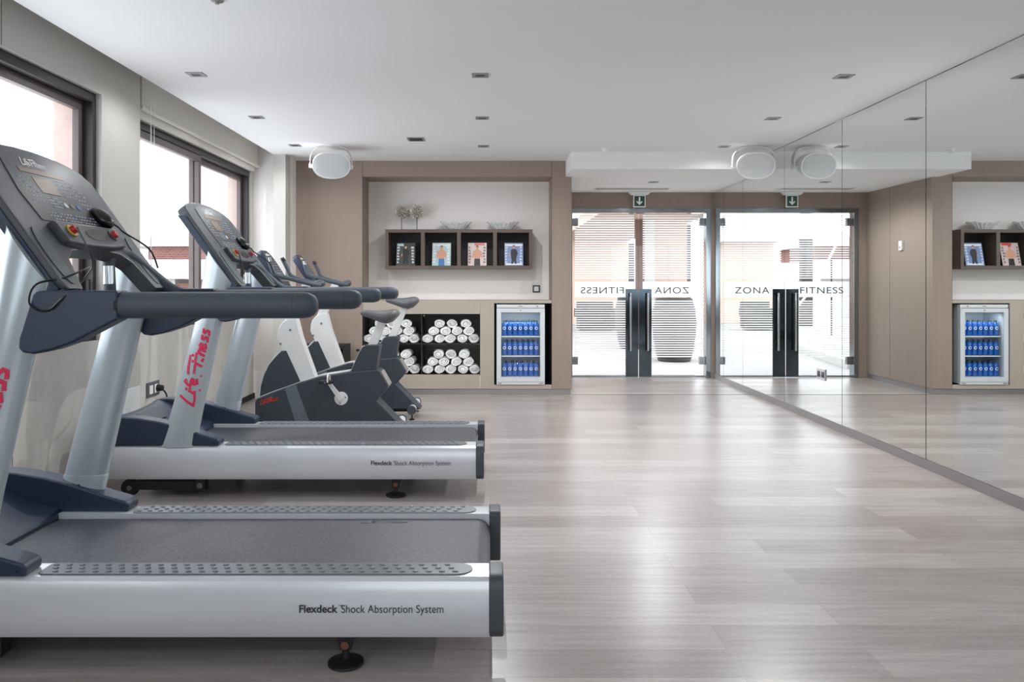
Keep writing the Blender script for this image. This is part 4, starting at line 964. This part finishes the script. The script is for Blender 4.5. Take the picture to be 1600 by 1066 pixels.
# ---------------------------------------------------------------- exercise bikes
def bike(X, Yc, label, rise=0):
    root = thing('exercise_bike', (X, Yc, 0), label, 'exercise bike', 'upright exercise bikes beyond the treadmills')
    S0 = 201.
    def q(px, py, v, s=S0): return Vector(((px-534)/S0, v, EYE-(py-442)/S0))
    def side(name, pts, v0, v1, m, par=root, bevel=.0, seg=2):
        bm = B(); prism(bm, pts, lambda a, b, u: q(a, b, u), v0, v1); return obj(name, bm, M[m], par, bevel=bevel, seg=seg)
    def qq(px, py, v):   # pixel at its own depth
        Y = Yref+v; return Vector(((px-765)*Y/F-Xref, v, EYE-(py-442)*Y/F))
    Yref, Xref = 6.30, -1.149
    shroud = [(399, 671), (399, 627), (403, 622), (425, 613), (445, 606), (470, 597), (500, 588), (545, 581), (588, 577), (594, 579), (607, 601), (606, 606), (589, 625), (634, 671)]
    sh = side('shroud', shroud, -.10, .10, 'bike_body', bevel=.016, seg=3)
    side('shroud_band', [(446, 606.5), (463, 600.5), (489, 671), (466, 671)], -.1015, -.0995, 'bike_band', sh)
    logo('shroud_logo', lambda x, y: q(408+x*6.2, 632-y*7.5-x*1.6, -.1018), M['logo_orange'], sh, .15)
    side('rear_lit_face', [(592, 580), (596, 581), (608, 602), (606, 606), (590, 624), (588, 623), (603, 604), (603, 601)], -.085, .085, 'bike_lit_edge', sh)  # strip painting the light on the shroud's rear face
    side('top_highlight', [(401, 625), (403, 621), (425, 612), (446, 605), (470, 596), (500, 587), (545, 580), (545, 582), (500, 589.5), (470, 598.5), (445, 608), (425, 615)], -.07, .07, 'bike_white', sh)  # white strip standing for the highlight along the shroud's top
    side('flywheel_cover', [(404, 623), (406, 604), (411, 586), (419, 570), (428, 559), (438, 549), (446, 548), (470, 600), (446, 608)], -.06, .06, 'bike_body', bevel=.008)
    side('flywheel_rim', [(402, 623), (404, 604), (409, 585), (417, 569), (426, 558), (437, 547), (438, 549.5), (428, 560), (419.5, 571), (411.5, 586), (406.5, 604), (405, 623)], -.045, .045, 'bike_white')
    mast = [(431.5, 530), (432.5, 518), (435, 510), (441, 503), (450, 498.5), (461, 497), (469, 528), (492, 592), (460, 601), (437, 541)]
    ms = side('mast', mast, -.055, .055, 'bike_white', bevel=.008)
    for a, b in ((437, 538), (452, 516)): obj('mast_bolt', cyl(B(), q(a, b, -.0555), q(a, b, -.061), .009, 10), M['pad'], ms)
    side('mast_neck', [(441, 504), (461, 499), (482, 447), (470, 442)], -.03, .03, 'bike_white', bevel=.006)
    # seat tower, post, saddle
    side('seat_tower', [(547, 582), (560, 552), (566, 542), (572, 539.5), (590, 539), (593, 541), (587.5, 578)], -.085, .085, 'bike_body', bevel=.014, seg=3)
    side('tower_trim', [(546, 582), (559, 552), (565, 541.5), (567, 543), (561.5, 552), (549, 582)], -.05, .05, 'bike_white')
    side('seat_post', [(571, 545), (590+rise*.42, 499-rise), (603+rise*.42, 500-rise), (585, 545)], -.026, .026, 'bike_white', bevel=.004)
    obj('adjust_knob', cyl(B(), q(566, 549, 0), q(554, 549, 0), .010, 12), M['black'], root)
    rings = []
    for px, top, bot, hw in ((560.5, 487, 491, .018), (563, 484.5, 493.5, .026), (571, 484.5, 496, .034), (582, 485.5, 500, .050), (592, 485.5, 504, .078), (602, 484.5, 506, .105), (611, 483, 503, .118), (617, 483.5, 498, .110), (621.5, 487, 493, .07)):
        z0 = EYE-(bot-rise-442)/198.4; z1 = EYE-(top-rise-442)/198.4; x = (px+rise*.42-534)/S0; r = []
        for k in range(20):
            a = 2*PI*k/20; c, s = math.cos(a), math.sin(a)
            zz = (z0+z1)/2+(z1-z0)/2*(s if s < 0 else s**.6)
            if s > 0: zz -= .0*(1-abs(c))
            r.append((x, hw*c, zz))
        rings.append(r)
    obj('saddle', loft(B(), rings), M['seat'], root, ang=70)
    # crank and pedals
    cr = obj('crank_disc', lathe(B(), [(.052, -.100), (.052, -.112), (.048, -.116), (.015, -.118)], q(534, 622, 0), 28, axis='y'), M['bike_white'], root)
    bm = B()
    for k in range(3): a = k*2.1+.3; c = q(534, 622, 0)+Vector((.036*math.cos(a), -.117, .036*math.sin(a))); cyl(bm, c, c+Vector((0, -.003, 0)), .005, 8)
    obj('disc_bolt', bm, M['text_dark'], cr)
    for sgn, (a, b), v in ((-1, (513.5, 594.5), -.122), (1, (554.5, 649.5), .122)):
        bm = B(); p0 = q(534, 622, v); p1 = q(a, b, v); d = (p1-p0).normalized(); nn = Vector((-d.z, 0, d.x))
        loft(bm, [[p+nn*w_+Vector((0, h, 0)) for w_, h in ((-w, -.008), (w, -.008), (w, .008), (-w, .008))] for p, w in ((p0-d*.01, .022), (p1, .013))])
        arm = obj('crank_arm', bm, M['bike_white'], root, bevel=.003)
        c = q(a, b, v+sgn*.06)
        bm = B(); box(bm, c.x-.05, c.x+.05, c.y-.045, c.y+.045, c.z-.012, c.z+.012); pd = obj('pedal', bm, M['black_matte'], arm, bevel=.004)
        bm = B(); tube(bm, [c+Vector((.02, -.046, .0)), c+Vector((.02, -.04, .045)), c+Vector((.02, 0, .062)), c+Vector((.02, .04, .045)), c+Vector((.02, .046, 0))], .006, 8, smooth=4); obj('pedal_strap', bm, M['bike_white'], pd)
        cyl(bm := B(), c+Vector((0, -sgn*.07, 0)), c+Vector((0, sgn*.05, 0)), .008, 10); obj('pedal_axle', bm, M['chrome'], pd)
    # stabilisers
    zc = .09; xr = .424
    st = obj('rear_stabilizer', cyl(B(), (xr, -.20, zc), (xr, .30, zc), .034, 20), M['bike_white'], root)
    for a, b in ((-.225, -.20), (.30, .325)): obj('stabilizer_cap', cyl(B(), (xr, a, zc), (xr, b, zc), .040, 20), M['cap'], st)
    for v in (-.18, .28):
        bm = B(); cyl(bm, (xr, v, .012), (xr, v, zc-.02), .007, 10); lathe(bm, [(.024, 0), (.026, .005), (.01, .014)], (xr, v, 0), 16); obj('stabilizer_foot', bm, M['rubber'], st)
    bm = B(); R = .045
    tube(bm, [(xr+R*math.cos(a*PI/8), .02, zc+R*math.sin(a*PI/8)) for a in range(-4, 13)], .006, 8); obj('carry_loop', bm, M['chrome'], st)
    st2 = obj('front_stabilizer', cyl(B(), (-.62, -.25, .07), (-.62, .25, .07), .034, 20), M['bike_white'], root)
    for v in (-.22, .22):
        obj('transport_wheel', cyl(B(), (-.655, v-.015, .045), (-.655, v+.015, .045), .045, 20), M['rubber'], st2)
    obj('foot_frame', box(B(), -.6, .43, -.04, .04, .05, .085), M['black_matte'], root)
    # console slab
    def Cc(v, w_, h):
        base = Vector(((441-534)/S0, 0, EYE-(449-442)/S0)); d = Vector((-.56, 0, .83)).normalized(); nn = Vector((.83, 0, .56)).normalized()
        return base+d*w_+nn*h+Vector((0, v, 0))
    o2 = [(-.09, -.04), (.09, -.04), (.125, .06), (.14, .22), (.125, .30), (.075, .335), (-.075, .335), (-.125, .30), (-.14, .22), (-.125, .06)]
    bm = B(); prism(bm, o2, lambda a, b, u: Cc(a, b, u), -.025, .025); con = obj('console', bm, M['navy'], root, bevel=.007)
    bm = B(); prism(bm, [(a*.9, .15+(b-.15)*.93) for a, b in o2], lambda a, b, u: Cc(a, b, u), .0245, .0275); dp = obj('display_panel', bm, M['panel'], con)
    logo('console_logo', lambda x, y: Cc(-.055+x*.026, .28+y*.02, .0282), M['logo_white'], dp, .2)
    bm = B()
    for i in range(7):
        for j in range(9):
            if (i*j) % 3 != 1: x = -.09+i*.028; y = .04+j*.024; prism(bm, [(x, y), (x+.01, y), (x+.01, y+.006), (x, y+.006)], lambda a, b, u: Cc(a, b, u), .0275, .0285)
    obj('keypad', bm, M['key'], dp)
    bm = B(); prism(bm, [(-.05, .235), (.05, .235), (.05, .262), (-.05, .262)], lambda a, b, u: Cc(a, b, u), .0275, .0285); obj('led_bar', bm, M['led'], dp)
    # handlebars
    hub = q(497, 443, 0)
    near = [hub+Vector((.0, -.02, 0)), qq(497, 445.5, -.13), qq(482, 443, -.20), qq(455, 436, -.22), qq(432, 429.5, -.22), qq(425.5, 421, -.22), qq(422, 410, -.22), qq(419.5, 400, -.22)]
    far = [hub+Vector((.0, .02, 0)), qq(499, 445, .12), qq(485, 441, .19), qq(466, 436, .20), qq(454, 430, .20), qq(449, 420, .20), qq(444, 410, .20), qq(440.5, 403, .20)]
    for i, pth in enumerate((near, far)):
        hb = obj('handlebar', tube(B(), pth, .0165, 12, smooth=4), M['grip'], root)
        a, b = pth[-1], pth[-2]
        obj('pulse_sensor', tube(B(), [b+(a-b)*.1+Vector((.002, 0, 0)), b+(a-b)*.75+Vector((.002, 0, 0))], .0172, 12), M['chrome' if i == 0 else 'black_matte'], hb)
    obj('handlebar_clamp', ellipsoid(B(), hub, (.04, .05, .03)), M['cap'], root)
    obj('height_lever', tube(B(), [hub+Vector((-.03, 0, -.02)), q(482, 447, 0)], .012, 10), M['black'], root)
    return root
bike(-1.149, 6.30, 'navy and white exercise bike just beyond the second treadmill, red script on its shroud')
bike(-1.115, 7.30, 'navy and white exercise bike farther back, in front of the towels', 16)

# ---------------------------------------------------------------- outside
struct('terrace_floor', box(B(), -16, 16, YD+.12, 40, -.14, -.02), M['terrace'])
bm = B(); box(bm, -2.6, -2.56, 23.8, 24.1, 0, 2.48); 
t = thing('neighbour_building', (1.5, 23.8, 0), 'peach rendered building with flat canopy across the terrace', 'building')
obj('rear_wall', box(B(), .3, 2.6, 0, .3, -.02, 2.48), M['peach'], t)
obj('side_wall', box(B(), 1.8, 2.45, -7.8, -7.5, -.02, 2.48), M['peach_dark'], t)
obj('column', box(B(), 1.62, 1.80, -7.8, -7.62, -.02, 2.48), M['white_render'], t)
obj('pilaster', box(B(), 1.40, 1.56, -8.0, -7.84, -.02, 2.48), M['ext_brown'], t)
obj('canopy', box(B(), .5, 2.5, -10.5, .3, 2.48, 2.7), M['peach_dark'], t)
obj('canopy_edge', box(B(), 2.5, 2.62, -10.5, .3, 2.46, 2.72), M['white_render'], t)
obj('window_frame', box(B(), 2.45, 2.53, -7.8, -7.6, -.02, 2.4), M['frame_dark'], t)
obj('shutter', box(B(), 2.62, 2.80, -.05, 0, -.02, 2.4), M['frame_dark'], t)
bm = B()
for k in range(34): box(bm, 3.0, 4.0, -6.8, -6.78, .02+k*.078, .07+k*.078)
for k in range(6): box(bm, 3.0+k*.19, 3.02+k*.19, -6.78, -6.76, 0, 2.7)
obj('lattice_screen', bm, M['white_render'], t)
t = thing('white_pavilion', (-.5, 24.7, 0), 'pale pavilion with white fascia seen in the mirror through the door', 'building')
obj('wall', box(B(), -2.55, 2.28, 0, .3, -.02, 2.46), M['peach'], t)
obj('fascia', box(B(), -2.6, 2.38, -.5, .3, 2.46, 3.1), M['white_render'], t)
obj('shutter', box(B(), -2.55-.32, -2.56, -2.2, -2.0, -.02, 2.46), M['frame_dark'], t)
t = thing('brick_building', (-10.5, 30, 0), 'red brick building with white parapets seen through the far window', 'building')
obj('brick_wall', box(B(), -2.3, 3.9, 0, 4, 2.06, 2.58), M['brick'], t)
obj('parapet', box(B(), -3.6, 4.2, -.3, 4, 2.58, 2.95), M['white_render'], t)
obj('ledge', box(B(), -3.6, 4.2, -1.2, 0, 1.36, 2.06), M['white_render'], t)
obj('lower_wall', box(B(), -.95, .6, -.8, 4, -3, 1.2), M['brick'], t)
obj('pier', box(B(), -3.6, -.95, -.9, 4, -3, 1.36), M['white_render'], t)
obj('pier', box(B(), .6, 4.2, -.9, 4, -3, 1.36), M['white_render'], t)
obj('chimney', box(B(), 1.5-.03, 1.5+.03, -1.2, -1.14, 2.06, 2.3), M['white_render'], t)
def planter(x, y, label):
    t = thing('rattan_planter', (x, y, -.02), label, 'planter', 'tall dark rattan planters on the terrace')
    bm = B(); prof = [(.25, 0), (.29, .15), (.33, .4), (.345, .6), (.33, .8), (.29, .98), (.28, 1.0), (.26, 1.0), (.27, .9)]
    obj('pot', lathe(bm, prof, n=36), M['rattan'], t)
    bm = B()
    for k in range(22):
        z = .03+k*.044; r = [a+(b-a)*((z-za)/(zb-za)) for (a, za), (b, zb) in zip(prof, prof[1:6]) if za <= z <= zb]
        if r: lathe(bm, [(r[0], -.012), (r[0]+.009, 0), (r[0], .012)], (0, 0, z), 36)
    obj('weave_band', bm, M['rattan'], t)
planter(2.93, 12.7, 'large dark rattan planter behind the right door leaf')
planter(2.72, 15.1, 'dark rattan planter farther off behind the steel push plates')
def lounge(x, y, w, label):
    t = thing('rattan_lounge_chair', (x, y, -.02), label, 'outdoor chair', 'dark rattan lounge chairs on the terrace')
    bm = B(); box(bm, -w/2, w/2, -.4, .4, .04, .36); obj('base', bm, M['rattan'], t, bevel=.02)
    obj('backrest', box(B(), -w/2, w/2, .25, .42, .36, .74), M['rattan'], t, bevel=.02)
    for s in (-1, 1): obj('armrest', box(B(), s*w/2-.08, s*w/2+.08, -.4, .25, .36, .58), M['rattan'], t, bevel=.02)
lounge(2.75, 20.6, .95, 'dark rattan lounge chair on the terrace, behind the left door leaf')
lounge(3.7, 19.2, .6, 'narrow dark rattan lounge chair on the terrace near the planters')
lounge(-1.35, 21.0, .75, 'dark rattan lounge chair on the terrace seen only in the mirror')
t = thing('stair_railing', (-2.3, 19, 0), 'slanted white stair railing seen in the mirror through the door', 'railing')
bm = B(); tube(bm, [(.9, 0, .4), (.2, 0, 1.3), (-.5, 0, 2.7)], .03, 10); obj('top_rail', bm, M['white_render'], t)
for x, z in ((.85, .45), (-.1, 1.9)): obj('post', cyl(B(), (x, 0, -.02), (x, 0, z), .02, 10), M['frame_dark'], t)
bm = B(); prism(bm, [(.15, 14.4), (.58, 11.5), (.40, 11.5), (-.1, 14.4)], lambda p, q, u: (p, q, u), -.02, .10)
tag(obj('terrace_kerb', bm, M['white_render']), 'low white kerb running across the terrace', 'kerb')
